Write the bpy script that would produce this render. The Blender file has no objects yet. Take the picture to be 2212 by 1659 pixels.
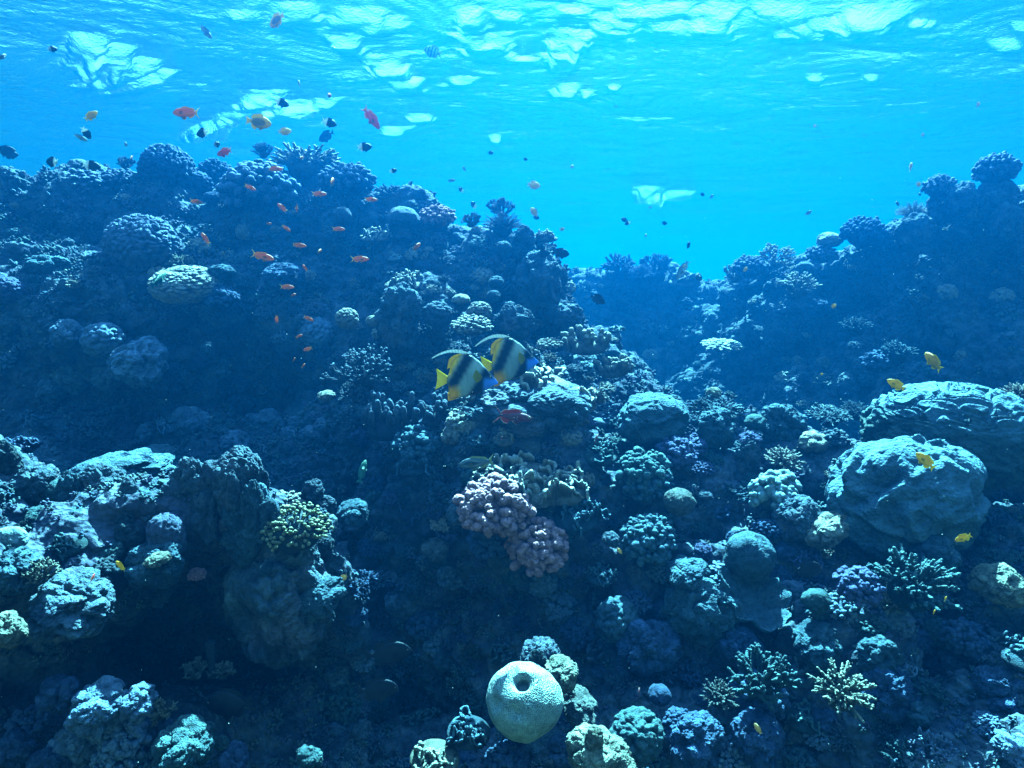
import bpy, bmesh, math, random
import numpy as np
from mathutils import Vector, Matrix
from mathutils.bvhtree import BVHTree

SC = bpy.context.scene
COL = SC.collection
rad = math.radians

# ------------------------------------------------------------------ camera
PITCH = rad(7.49)
FU = 1441.0                      # focal length in photo units (photo taken as 2212 x 1659)
cd = bpy.data.cameras.new("camera")
cam = bpy.data.objects.new("camera", cd)
COL.objects.link(cam)
cd.sensor_width = 36.0
cd.lens = 36.0 * FU / 2212.0
cd.clip_start = 0.02
cd.clip_end = 500
cam.rotation_euler = (rad(90) - PITCH, 0, 0)
SC.camera = cam

# ------------------------------------------------------------------ sky and sun
SUN_EL, SUN_AZ = rad(51), rad(9)
w = bpy.data.worlds.new("World")
SC.world = w
w.use_nodes = True
wn = w.node_tree.nodes
bg = wn["Background"]
sky = wn.new("ShaderNodeTexSky")
sky.sky_type = 'NISHITA'
sky.sun_disc = False
sky.sun_elevation = SUN_EL
sky.sun_rotation = SUN_AZ
w.node_tree.links.new(sky.outputs[0], bg.inputs[0])
bg.inputs[1].default_value = 0.05
sd = bpy.data.lights.new("sun", 'SUN')
sd.energy = 5.0
sd.angle = rad(0.5)
sd.color = (1.0, 0.96, 0.88)
sun = bpy.data.objects.new("sun", sd)
COL.objects.link(sun)
sdir = Vector((math.sin(SUN_AZ) * math.cos(SUN_EL), math.cos(SUN_AZ) * math.cos(SUN_EL), math.sin(SUN_EL)))
sun.rotation_euler = (-sdir).to_track_quat('-Z', 'Y').to_euler()

SC.render.engine = 'CYCLES'
SC.view_settings.view_transform = 'Standard'
SC.view_settings.look = 'None'
SC.view_settings.exposure = 3.95
SC.view_settings.gamma = 1.0
SC.cycles.max_bounces = 6
SC.cycles.diffuse_bounces = 0
SC.cycles.glossy_bounces = 2
SC.cycles.transmission_bounces = 2
SC.cycles.volume_bounces = 0
SC.cycles.transparent_max_bounces = 8
SC.cycles.use_denoising = True
SC.cycles.caustics_reflective = False
SC.cycles.caustics_refractive = False
SC.cycles.sample_clamp_indirect = 4.0

# ------------------------------------------------------------------ numpy noise
def _h(ix, iy, iz, seed):
    n = (ix.astype(np.int64) * 374761393 + iy.astype(np.int64) * 668265263 + iz.astype(np.int64) * 2147483647 + seed * 974634241) & 0xffffffff
    n = ((n ^ (n >> 13)) * 1274126177) & 0xffffffff
    n = ((n ^ (n >> 16)) * 2246822519) & 0xffffffff
    n = n ^ (n >> 15)
    return (n & 0xffffff).astype(np.float32) / 16777215.0

def vnoise(P, seed=0):
    """value noise in -1..1"""
    I = np.floor(P).astype(np.int64)
    f = (P - I).astype(np.float32)
    f = f * f * f * (f * (f * 6 - 15) + 10)
    x, y, z = I[:, 0], I[:, 1], I[:, 2]
    fx, fy, fz = f[:, 0], f[:, 1], f[:, 2]
    r = 0
    for dz in (0, 1):
        a = 0
        for dy in (0, 1):
            h0 = _h(x, y + dy, z + dz, seed); h1 = _h(x + 1, y + dy, z + dz, seed)
            v = h0 + (h1 - h0) * fx
            a = a + v * (fy if dy else 1 - fy)
        r = r + a * (fz if dz else 1 - fz)
    return r * 2 - 1

def fbm(P, octv=4, seed=0, gain=0.5, lac=2.03):
    r = 0; a = 1.0; t = 0
    for o in range(octv):
        r = r + a * vnoise(P, seed + o * 17); t += a
        a *= gain; P = P * lac + 13.7
    return r / t

def worley(P, seed=0, jit=0.9, want2=False):
    I = np.floor(P).astype(np.int64)
    d1 = np.full(len(P), 9.0, np.float32); d2 = d1.copy()
    for dx in (-1, 0, 1):
        for dy in (-1, 0, 1):
            for dz in (-1, 0, 1):
                cx, cy, cz = I[:, 0] + dx, I[:, 1] + dy, I[:, 2] + dz
                px = cx + 0.5 + jit * (_h(cx, cy, cz, seed) - 0.5)
                py = cy + 0.5 + jit * (_h(cx, cy, cz, seed + 1) - 0.5)
                pz = cz + 0.5 + jit * (_h(cx, cy, cz, seed + 2) - 0.5)
                d = (P[:, 0] - px) ** 2 + (P[:, 1] - py) ** 2 + (P[:, 2] - pz) ** 2
                if want2:
                    d2 = np.minimum(d2, np.maximum(d1, d))
                d1 = np.minimum(d1, d)
    if want2:
        return np.sqrt(d1), np.sqrt(d2)
    return np.sqrt(d1)

def bumps(P, seed=0, jit=0.9):
    """round knobs, 0 in the creases to 1 on top"""
    d = np.clip(worley(P, seed, jit) / 0.80, 0, 1)
    return np.sqrt(np.maximum(0, 1 - d * d))

# ------------------------------------------------------------------ mesh building
def new_mesh(name, V, faces, C=None, smooth=True):
    me = bpy.data.meshes.new(name)
    V = np.asarray(V, np.float32)
    me.vertices.add(len(V)); me.vertices.foreach_set('co', V.ravel())
    li = np.concatenate([np.asarray(f, np.int32).ravel() for f in faces])
    tot = np.concatenate([np.full(len(f), np.asarray(f).shape[1], np.int32) for f in faces])
    st = np.concatenate([[0], np.cumsum(tot)[:-1]]).astype(np.int32)
    me.loops.add(len(li)); me.loops.foreach_set('vertex_index', li)
    me.polygons.add(len(tot)); me.polygons.foreach_set('loop_start', st)
    me.polygons.foreach_set('use_smooth', np.full(len(tot), smooth, bool))
    me.update(calc_edges=True)
    if C is not None:
        C = np.asarray(C, np.float32)
        if C.shape[1] == 3:
            C = np.hstack([C, np.ones((len(C), 1), np.float32)])
        a = me.color_attributes.new('Col', 'FLOAT_COLOR', 'POINT')
        a.data.foreach_set('color', C.ravel())
    return me

def link(name, me, mat=None, parent=None):
    o = bpy.data.objects.new(name, me)
    COL.objects.link(o)
    if mat is not None and len(me.materials) == 0:
        me.materials.append(mat)
    if parent is not None:
        o.parent = parent
    return o

def grid_faces(nr, nc, off=0):
    a = np.arange(nr * nc).reshape(nr, nc) + off
    return np.stack([a[:-1, :-1], a[:-1, 1:], a[1:, 1:], a[1:, :-1]], -1).reshape(-1, 4)

# ------------------------------------------------------------------ view geometry (photo units -> points)
CP, SP = math.cos(PITCH), math.sin(PITCH)
FWD = np.array([0, CP, -SP]); UPV = np.array([0, SP, CP]); RGT = np.array([1.0, 0, 0])
def at(u, v, d):
    u = np.asarray(u, float)[..., None]; v = np.asarray(v, float)[..., None]; d = np.asarray(d, float)[..., None]
    return d * (FWD + (u - 1106) / FU * RGT - (v - 829.5) / FU * UPV)
def proj(P):
    P = np.asarray(P, float)
    d = P @ FWD
    return 1106 + FU * (P @ RGT) / d, 829.5 - FU * (P @ UPV) / d, d

# ------------------------------------------------------------------ materials
def nodes(mat):
    mat.use_nodes = True
    nt = mat.node_tree
    return nt, nt.nodes, nt.links

def mat_reef(name, base, dark, light, scale=1.0, bump=0.5, tint=(0.35, 0.30, 0.40), rough=0.9, usecol=False):
    m = bpy.data.materials.new(name)
    nt, N, L = nodes(m)
    b = N['Principled BSDF']
    b.inputs['Roughness'].default_value = rough
    b.inputs['Specular IOR Level'].default_value = 0.15
    tc = N.new('ShaderNodeTexCoord')
    n1 = N.new('ShaderNodeTexNoise'); n1.inputs['Scale'].default_value = 9 * scale; n1.inputs['Detail'].default_value = 6; n1.inputs['Roughness'].default_value = 0.65
    n2 = N.new('ShaderNodeTexNoise'); n2.inputs['Scale'].default_value = 2.3 * scale; n2.inputs['Detail'].default_value = 3
    n3 = N.new('ShaderNodeTexNoise'); n3.inputs['Scale'].default_value = 60 * scale; n3.inputs['Detail'].default_value = 4; n3.inputs['Roughness'].default_value = 0.7
    vo = N.new('ShaderNodeTexVoronoi'); vo.inputs['Scale'].default_value = 55 * scale
    for n in (n1, n2, n3, vo):
        L.new(tc.outputs['Object'], n.inputs['Vector'])
    r1 = N.new('ShaderNodeValToRGB')
    e = r1.color_ramp.elements
    e[0].position = 0.32; e[0].color = (*dark, 1)
    e[1].position = 0.68; e[1].color = (*light, 1)
    em = e.new(0.5); em.color = (*base, 1)
    L.new(n1.outputs['Fac'], r1.inputs['Fac'])
    mx = N.new('ShaderNodeMix'); mx.data_type = 'RGBA'
    r2 = N.new('ShaderNodeMapRange'); r2.inputs[1].default_value = 0.5; r2.inputs[2].default_value = 0.72; r2.inputs[4].default_value = 0.6
    L.new(n2.outputs['Fac'], r2.inputs[0]); L.new(r2.outputs[0], mx.inputs['Factor'])
    L.new(r1.outputs['Color'], mx.inputs['A']); mx.inputs['B'].default_value = (*tint, 1)
    out = mx.outputs['Result']
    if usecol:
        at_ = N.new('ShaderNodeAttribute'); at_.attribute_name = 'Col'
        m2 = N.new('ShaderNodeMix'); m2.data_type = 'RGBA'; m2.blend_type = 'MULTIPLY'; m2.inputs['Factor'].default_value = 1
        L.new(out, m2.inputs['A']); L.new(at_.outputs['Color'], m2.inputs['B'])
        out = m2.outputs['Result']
    L.new(out, b.inputs['Base Color'])
    ad = N.new('ShaderNodeMath'); ad.operation = 'ADD'
    L.new(n3.outputs['Fac'], ad.inputs[0]); L.new(vo.outputs['Distance'], ad.inputs[1])
    bp = N.new('ShaderNodeBump'); bp.inputs['Strength'].default_value = bump; bp.inputs['Distance'].default_value = 0.012 / scale
    L.new(ad.outputs[0], bp.inputs['Height']); L.new(bp.outputs['Normal'], b.inputs['Normal'])
    return m

# ------------------------------------------------------------------ water surface and water body
WH = 2.0
CRIT = 35.0
WAVELETS = [  # (u, v, width, height, slant) of the brighter facets of the surface
    (1215, 84, 70, 34, 0), (1255, 78, 46, 20, 0), (1040, 84, 130, 24, .2), (1180, 122, 28, 10, 0), (1020, 27, 50, 26, 0), (1090, 28, 60, 14, 0), (1330, 46, 130, 22, 0),
    (1450, 46, 100, 18, .2), (1530, 30, 110, 24, .4), (1410, 10, 170, 18, 0), (1240, 10, 80, 14, 0), (790, 14, 110, 22, -.4), (840, 34, 90, 20, -.4), (740, 72, 70, 24, 0), (640, 12, 120, 24, 0), (520, 12, 70, 14, 0), (1690, 58, 60, 14, .8), (1740, 46, 80, 18, .8), (1810, 36, 100, 20, .8), (1880, 16, 110, 20, .8), (1850, 54, 60, 12, .6), (1775, 62, 50, 9, .5), (1920, 34, 50, 10, .6),
    (1905, 8, 180, 30, .8), (1225, 188, 44, 14, 0), (1270, 201, 24, 10, 0), (1328, 183, 24, 8, 0), (1760, 158, 34, 10, .4), (1885, 158, 36, 8, .4),
    (2175, 88, 70, 16, 1.0), (2200, 52, 40, 12, 1), (840, 125, 90, 22, 0), (870, 172, 80, 14, 0), (1000, 172, 64, 9, -.4), (215, 80, 90, 26, -.9), (250, 105, 100, 26, -.9), (290, 128, 100, 22, -1.2), (330, 150, 80, 18, -1.2), (205, 115, 50, 16, -1),
    (560, 204, 90, 16, -.6), (620, 222, 100, 16, -.6), (490, 252, 60, 22, -1), (1405, 407, 74, 8, .3), (1478, 411, 60, 5, -.3), (900, 250, 50, 7, 0), (1070, 298, 22, 6, 0),
    (700, 210, 60, 10, -.6), (860, 275, 60, 7, -.4), (1560, 12, 90, 16, 0), (1690, 10, 120, 16, .5)]
def build_water():
    xs = np.concatenate([np.linspace(-60, -9, 40)[:-1], np.linspace(-9, 9, 620), np.linspace(9, 60, 40)[1:]])
    ys = np.concatenate([np.linspace(-15, 1.5, 40)[:-1], np.linspace(1.5, 9, 520), np.linspace(9, 22, 260)[1:], np.linspace(22, 90, 80)[1:]])
    X, Y = np.meshgrid(xs, ys)
    P = np.stack([X.ravel(), Y.ravel(), np.zeros(X.size)], 1)
    x, y = P[:, 0], P[:, 1]
    Q = P + 0.35 * np.stack([vnoise(P * 1.3, 31), vnoise(P * 1.3, 32), 0 * x], 1)
    z = 0.045 * vnoise(P * [0.5, 0.6, 1] + 3, 5) + 0.017 * vnoise(Q * [1.4, 1.9, 1], 6) + 0.0055 * vnoise(Q * [3.6, 4.2, 1], 7) + 0.0034 * vnoise(Q * [8, 8, 1], 8) + 0.0036 * vnoise(Q * [19, 19, 1], 9)
    # steeper wavelets, each a short ramp falling away from the viewer
    w1 = np.stack([vnoise(P * 2.1, 41) + .6 * vnoise(P * 5.3, 43) + .35 * vnoise(P * 13, 45), vnoise(P * 2.1, 42) + .6 * vnoise(P * 5.3, 44) + .3 * vnoise(P * 13, 46)], 1)
    for (u, v, wp, hp, sh) in WAVELETS:
        e = (640 - v) / FU
        d = WH / (-SP - (v - 829.5) / FU * CP)
        c = at(u, v, d)
        e0 = -SP - (v + hp / 2 - 829.5) / FU * CP; e1 = -SP - (v - hp / 2 - 829.5) / FU * CP
        Lr = (WH / e0 - WH / e1) * CP
        ax = wp / 2 * d / FU
        need = max(CRIT - math.degrees(math.atan(e)), 4) + 3.5
        drop = Lr * math.tan(rad(need))
        m = (np.abs(x - c[0]) < ax * 3 + .5) & (y > c[1] - Lr * 2 - .5) & (y < c[1] + Lr * 6 + .5)
        k = min(ax * .42, .18)
        Y_ = (y[m] + w1[m, 1] * min(Lr * .35, .12) - c[1]) / Lr
        X_ = (x[m] + w1[m, 0] * k - c[0] - sh * (y[m] - c[1])) / ax
        g = np.clip(1 - np.abs(X_) ** 5, 0, 1) ** .7
        r = np.clip(Y_ + .5, 0, 1)
        r = np.where(Y_ > .5, .5 + .5 * np.cos(np.pi * np.clip((Y_ - .5) / 3.0, 0, 1)), r)
        z[m] -= drop * g * r
    V = np.stack([X.ravel(), Y.ravel(), WH + z], 1)
    me = new_mesh('water_surface', V, [grid_faces(len(ys), len(xs))])
    m = bpy.data.materials.new('water_surface')
    nt, N, L = nodes(m)
    N.remove(N['Principled BSDF'])
    fr = N.new('ShaderNodeFresnel'); fr.inputs['IOR'].default_value = 1.22
    tr = N.new('ShaderNodeBsdfTransparent'); tr.inputs[0].default_value = (0.29, 0.75, 1.0, 1)
    gl = N.new('ShaderNodeBsdfGlossy'); gl.inputs['Roughness'].default_value = 0.04; gl.inputs[0].default_value = (1, 1, 1, 1)
    mx = N.new('ShaderNodeMixShader')
    tc = N.new('ShaderNodeTexCoord')
    mp = N.new('ShaderNodeMapping'); mp.inputs['Scale'].default_value = (1, 1.0, 1)
    nz = N.new('ShaderNodeTexNoise'); nz.inputs['Scale'].default_value = 45; nz.inputs['Detail'].default_value = 5
    bp = N.new('ShaderNodeBump'); bp.inputs['Strength'].default_value = 0.29; bp.inputs['Distance'].default_value = 0.05
    L.new(tc.outputs['Object'], mp.inputs[0]); L.new(mp.outputs[0], nz.inputs['Vector']); L.new(nz.outputs['Fac'], bp.inputs['Height'])
    L.new(bp.outputs[0], fr.inputs['Normal']); L.new(bp.outputs[0], gl.inputs['Normal'])
    L.new(fr.outputs[0], mx.inputs[0]); L.new(tr.outputs[0], mx.inputs[1]); L.new(gl.outputs[0], mx.inputs[2])
    L.new(mx.outputs[0], N['Material Output'].inputs['Surface'])
    o = link('water_surface', me, m)
    o['kind'] = 'structure'
    o['label'] = 'rippled underside of the sea surface with bright gaps of sky'
    # the water itself: one closed box of even density
    x, y0, y1, z0, z1 = 62, -16, 92, -6.5, WH + 0.7
    V = [(-x, y0, z0), (x, y0, z0), (x, y1, z0), (-x, y1, z0), (-x, y0, z1), (x, y0, z1), (x, y1, z1), (-x, y1, z1)]
    F = [[(0, 3, 2, 1), (4, 5, 6, 7), (0, 1, 5, 4), (1, 2, 6, 5), (2, 3, 7, 6), (3, 0, 4, 7)]]
    me = new_mesh('haze', V, F, smooth=False)
    m = bpy.data.materials.new('haze')
    nt, N, L = nodes(m)
    N.remove(N['Principled BSDF'])
    pv = N.new('ShaderNodeVolumePrincipled')
    pv.inputs['Color'].default_value = (0.0001, 0.077, 0.232, 1)
    pv.inputs['Absorption Color'].default_value = (0.05, 0.47, 0.47, 1)
    pv.inputs['Density'].default_value = HAZE
    pv.inputs["Anisotropy"].default_value = 0.82
    L.new(pv.outputs[0], N['Material Output'].inputs['Volume'])
    o = link('haze', me, m)
    o['kind'] = 'stuff'; o['label'] = 'blue sea water filling the view'
HAZE = 0.122
build_water()

# ------------------------------------------------------------------ reef: rock ridges built as terrain sheets
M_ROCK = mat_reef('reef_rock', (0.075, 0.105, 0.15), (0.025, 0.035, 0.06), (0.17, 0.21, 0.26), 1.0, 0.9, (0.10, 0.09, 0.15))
TER_V, TER_F, TER_N = [], [], 0
def interp(t, xs, ys):
    """smooth monotone-ish interpolation"""
    xs = np.asarray(xs, float); ys = np.asarray(ys, float)
    m = np.gradient(ys, xs)
    i = np.clip(np.searchsorted(xs, t) - 1, 0, len(xs) - 2)
    h = xs[i + 1] - xs[i]; s = np.clip((t - xs[i]) / h, 0, 1)
    m = m * 0.6
    return ((2 * s**3 - 3 * s**2 + 1) * ys[i] + (s**3 - 2 * s**2 + s) * h * m[i] + (-2 * s**3 + 3 * s**2) * ys[i + 1] + (s**3 - s**2) * h * m[i + 1])

def ridge(name, label, cols, nu, nv, amp, seed, back=0.55, mat=None):
    """cols: list of (u, [(v,d) from crest down to foot]).  The sheet runs up the face, over the crest and down the back."""
    us = [c[0] for c in cols]
    K = len(cols[0][1])
    tu = np.linspace(us[0], us[-1], nu)
    vs = np.stack([interp(tu, us, [c[1][k][0] for c in cols]) for k in range(K)])
    ds = np.stack([interp(tu, us, [c[1][k][1] for c in cols]) for k in range(K)])
    P = at(np.broadcast_to(tu, vs.shape), vs, ds)             # K, nu, 3  crest -> foot
    crest = P[0]
    horiz = crest * [1, 1, 0]; horiz /= np.linalg.norm(horiz, axis=1, keepdims=True)
    b0 = crest + horiz * back * 0.5 + [0, 0, -0.03]
    b1 = crest + horiz * back + [0, 0, -0.35]
    b2 = crest + horiz * back * 1.6 + [0, 0, -1.6]
    b3 = crest + horiz * back * 2.4 + [0, 0, -5.6]
    A = np.concatenate([np.stack([b3, b2, b1, b0]), P])          # rows
    # arc length parametrisation down each column, shared
    seg = np.linalg.norm(np.diff(A, axis=0), axis=2).mean(1)
    wgt = seg.copy(); wgt[:2] *= 0.25
    s = np.concatenate([[0], np.cumsum(wgt)]); s /= s[-1]
    tv = np.linspace(0, 1, nv)
    G = np.empty((nv, nu, 3))
    m = np.gradient(A, s, axis=0) * 0.7
    for r, t in enumerate(tv):
        i = min(max(np.searchsorted(s, t) - 1, 0), len(s) - 2)
        h = s[i + 1] - s[i]; q = (t - s[i]) / h
        G[r] = (2*q**3 - 3*q**2 + 1) * A[i] + (q**3 - 2*q**2 + q) * h * m[i] + (-2*q**3 + 3*q**2) * A[i+1] + (q**3 - q**2) * h * m[i+1]
    def normals(G):
        du = np.gradient(G, axis=1); dv = np.gradient(G, axis=0)
        n = np.cross(dv, du); n /= np.linalg.norm(n, axis=2, keepdims=True) + 1e-9
        return n
    def sm(n, k=6):
        for _ in range(k):
            n[1:-1] = (n[:-2] + n[1:-1] * 2 + n[2:]) / 4
            n[:, 1:-1] = (n[:, :-2] + n[:, 1:-1] * 2 + n[:, 2:]) / 4
        return n / (np.linalg.norm(n, axis=2, keepdims=True) + 1e-9)
    n = sm(normals(G), 20)
    if n[nv // 2, nu // 2] @ G[nv // 2, nu // 2] > 0:
        n = -n
    Q = G.reshape(-1, 3); nf = n.reshape(-1, 3)
    Wp = Q + 0.10 * np.stack([vnoise(Q * 3, seed + 50), vnoise(Q * 3, seed + 51), vnoise(Q * 3, seed + 52)], 1)
    big = bumps(Wp * 2.2, seed) * 0.20 + fbm(Q * 1.3, 3, seed + 3) * 0.18 - 0.12
    Q = Q + nf * (big * amp)[:, None]
    n = sm(normals(Q.reshape(nv, nu, 3)), 4)
    if n[nv // 2, nu // 2] @ G[nv // 2, nu // 2] > 0:
        n = -n
    nf = n.reshape(-1, 3)
    Wp = Q + 0.03 * np.stack([vnoise(Q * 9, seed + 60), vnoise(Q * 9, seed + 61), vnoise(Q * 9, seed + 62)], 1)
    msk = np.clip(0.5 + 1.1 * fbm(Q * 2.1, 2, seed + 70), 0, 1)
    med = bumps(Wp * 6.5, seed + 5) * 0.085 * msk + bumps(Wp * 14, seed + 6) * 0.036 * (1 - 0.6 * msk) - 0.05
    fine = bumps(Wp * 30, seed + 8) * 0.014 + fbm(Q * 22, 3, seed + 9) * 0.022
    hole = -0.10 * np.clip(fbm(Q * 5.0, 2, seed + 12) - 0.25, 0, 1) * 2
    Q = Q + nf * ((med + fine + hole) * amp)[:, None]
    F = grid_faces(nv, nu)
    me = new_mesh(name, Q, [F])
    o = link(name, me, mat or M_ROCK)
    o['kind'] = 'structure'; o['label'] = label
    global TER_N
    TER_V.append(Q); TER_F.append(F + TER_N); TER_N += len(Q)
    return o

def seabed():
    xs = np.linspace(-61.5, 61.5, 200); ys = np.linspace(-15.5, 91.5, 200)
    X, Y = np.meshgrid(xs, ys)
    P = np.stack([X.ravel(), Y.ravel(), 0 * X.ravel()], 1)
    V = P + np.stack([0 * P[:, 0], 0 * P[:, 0], -4.6 + 0.35 * fbm(P * 0.4, 4, 3)], 1)
    m = mat_reef('seabed_darkened', (0.05, 0.055, 0.06), (0.03, 0.035, 0.04), (0.08, 0.085, 0.09), 0.4, 0.3, (0.05, 0.045, 0.05))  # floor colour darkened so its sunlit reflection stays off the water surface
    o = link('seabed', new_mesh('seabed', V, [grid_faces(200, 200)]), m)
    o['kind'] = 'structure'; o['label'] = 'sea floor beneath the reef, darkened to cut its reflected light'
seabed()

def C(u, *vd):
    return (u, vd)
ridge('far_reef', 'pale blue reef ridge fading in the distance at the end of the channel', [
    C(1000, (640, 8.6), (720, 8.26), (860, 7.93), (1100, 7.68)),
    C(1200, (600, 8.4), (700, 8.06), (860, 7.64), (1100, 7.39)),
    C(1300, (588, 8.2), (690, 7.78), (860, 7.28), (1100, 7.02)),
    C(1360, (578, 8.0), (690, 7.58), (860, 7.08), (1100, 6.82)),
    C(1450, (582, 8.0), (700, 7.58), (860, 6.99), (1100, 6.74)),
    C(1530, (612, 8.0), (720, 7.58), (880, 6.95), (1100, 6.74)),
    C(1640, (610, 8.0), (720, 7.58), (880, 6.95), (1100, 6.74)),
    C(1800, (610, 8.0), (720, 7.58), (880, 6.95), (1100, 6.74))], 420, 260, 1.0, 11, 0.9)
ridge('reef_wall', 'shaded reef slope rising to a lumpy crest on the far side of the channel', [
    C(1440, (720, 7.6), (780, 7.1), (860, 6.68), (960, 6.34), (1150, 6.09)),
    C(1520, (640, 7.4), (720, 6.98), (820, 6.52), (940, 6.22), (1150, 5.97)),
    C(1600, (580, 7.0), (680, 6.66), (800, 6.24), (930, 5.99), (1150, 5.74)),
    C(1680, (568, 6.5), (680, 6.21), (800, 5.87), (930, 5.66), (1150, 5.45)),
    C(1770, (556, 6.2), (680, 5.86), (800, 5.61), (930, 5.44), (1150, 5.23)),
    C(1860, (520, 5.8), (650, 5.51), (780, 5.3), (930, 5.17), (1150, 4.96)),
    C(1960, (486, 5.4), (640, 5.15), (780, 4.98), (930, 4.85), (1150, 4.69)),
    C(2040, (440, 5.1), (620, 4.89), (780, 4.72), (930, 4.64), (1150, 4.47)),
    C(2110, (420, 5.0), (620, 4.79), (780, 4.62), (930, 4.54), (1150, 4.37)),
    C(2212, (410, 4.8), (620, 4.63), (780, 4.46), (930, 4.38), (1150, 4.21)),
    C(2500, (340, 4.4), (560, 4.27), (780, 4.15), (930, 4.06), (1150, 3.94)),
    C(3000, (300, 4.0), (560, 3.87), (780, 3.75), (930, 3.71), (1150, 3.62))], 620, 420, 1.0, 23, 0.6)
ridge('main_reef', 'steep dark reef wall under a sunlit crest packed with coral', [
    C(-900, (420, 4.0), (520, 3.6), (680, 3.3), (850, 3.3), (1000, 3.1), (1250, 2.8)),
    C(-300, (410, 4.3), (520, 3.9), (680, 3.6), (850, 3.6), (1000, 3.3), (1250, 2.9)),
    C(0, (415, 4.4), (520, 4.0), (680, 3.6), (850, 3.7), (1000, 3.4), (1250, 2.9)),
    C(100, (402, 4.5), (520, 4.1), (670, 3.6), (850, 3.7), (1000, 3.4), (1250, 2.9)),
    C(220, (392, 4.5), (520, 4.1), (670, 3.6), (850, 3.8), (1000, 3.5), (1250, 2.9)),
    C(330, (400, 4.6), (510, 4.2), (660, 3.7), (850, 3.8), (1000, 3.5), (1250, 2.9)),
    C(450, (400, 4.8), (500, 4.4), (660, 3.9), (850, 3.9), (1000, 3.5), (1250, 3.0)),
    C(560, (405, 4.6), (500, 4.3), (660, 4.0), (850, 4.0), (1000, 3.5), (1250, 3.0)),
    C(660, (392, 4.8), (500, 4.4), (660, 4.0), (850, 3.9), (1000, 3.5), (1250, 3.0)),
    C(760, (405, 4.6), (500, 4.3), (660, 3.9), (850, 3.7), (1000, 3.5), (1250, 3.1)),
    C(850, (440, 4.5), (530, 4.2), (660, 3.7), (820, 3.5), (980, 3.4), (1250, 3.1)),
    C(950, (478, 4.4), (560, 4.1), (670, 3.6), (800, 3.3), (960, 3.2), (1250, 3.1)),
    C(1020, (500, 4.4), (580, 4.1), (680, 3.7), (800, 3.3), (960, 3.2), (1250, 3.1)),
    C(1090, (520, 4.4), (600, 4.1), (690, 3.8), (800, 3.4), (960, 3.2), (1250, 3.1)),
    C(1150, (545, 4.4), (620, 4.2), (700, 3.9), (810, 3.5), (960, 3.2), (1250, 3.1)),
    C(1200, (640, 4.5), (690, 4.3), (750, 4.0), (830, 3.6), (960, 3.3), (1250, 3.1)),
    C(1270, (720, 4.4), (760, 4.2), (800, 4.0), (850, 3.7), (960, 3.4), (1250, 3.1)),
    C(1350, (790, 4.3), (820, 4.1), (850, 3.9), (890, 3.7), (970, 3.5), (1250, 3.1)),
    C(1420, (900, 4.2), (920, 4.0), (940, 3.8), (960, 3.7), (1000, 3.5), (1250, 3.2))], 1000, 620, 1.0, 37, 0.7)
ridge('coral_slope', 'rubbly coral slope falling away in front of the channel', [
    C(690, (1230, 3.01), (1330, 2.95), (1450, 2.95), (1560, 2.72), (1700, 2.26), (2100, 1.72)),
    C(760, (1080, 3.01), (1200, 2.95), (1400, 2.99), (1540, 2.73), (1700, 2.26), (2100, 1.72)),
    C(830, (940, 3.01), (1080, 2.86), (1300, 2.95), (1500, 2.81), (1700, 2.21), (2100, 1.72)),
    C(900, (915, 3.01), (1060, 2.79), (1280, 2.83), (1480, 2.8), (1700, 2.16), (2100, 1.67)),
    C(1000, (900, 3.0), (1040, 2.74), (1250, 2.68), (1450, 2.6), (1680, 2.11), (2100, 1.62)),
    C(1100, (880, 3.05), (1030, 2.68), (1220, 2.57), (1430, 2.49), (1660, 2.05), (2100, 1.62)),
    C(1200, (850, 3.1), (1020, 2.74), (1220, 2.57), (1430, 2.49), (1660, 2.05), (2100, 1.62)),
    C(1300, (858, 3.2), (1010, 2.78), (1220, 2.57), (1430, 2.39), (1660, 2.05), (2100, 1.62)),
    C(1400, (885, 3.3), (1020, 2.79), (1220, 2.52), (1430, 2.34), (1660, 2.0), (2100, 1.62)),
    C(1500, (915, 3.31), (1040, 2.79), (1230, 2.46), (1430, 2.29), (1660, 2.0), (2100, 1.62)),
    C(1640, (935, 3.21), (1050, 2.75), (1240, 2.42), (1440, 2.25), (1660, 1.95), (2100, 1.62)),
    C(1760, (960, 3.11), (1080, 2.66), (1260, 2.38), (1440, 2.2), (1660, 1.95), (2100, 1.57)),
    C(1860, (985, 2.93), (1100, 2.56), (1270, 2.33), (1440, 2.15), (1660, 1.9), (2100, 1.57)),
    C(2000, (1010, 2.88), (1130, 2.57), (1280, 2.28), (1440, 2.1), (1660, 1.85), (2100, 1.52)),
    C(2212, (980, 2.88), (1130, 2.57), (1280, 2.23), (1440, 2.05), (1660, 1.8), (2100, 1.52)),
    C(2600, (950, 2.72), (1130, 2.37), (1280, 2.13), (1440, 1.95), (1660, 1.75), (2100, 1.47)),
    C(3100, (950, 2.42), (1130, 2.17), (1280, 1.93), (1440, 1.8), (1660, 1.65), (2100, 1.42))], 1000, 640, 1.0, 51, 0.5)
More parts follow.
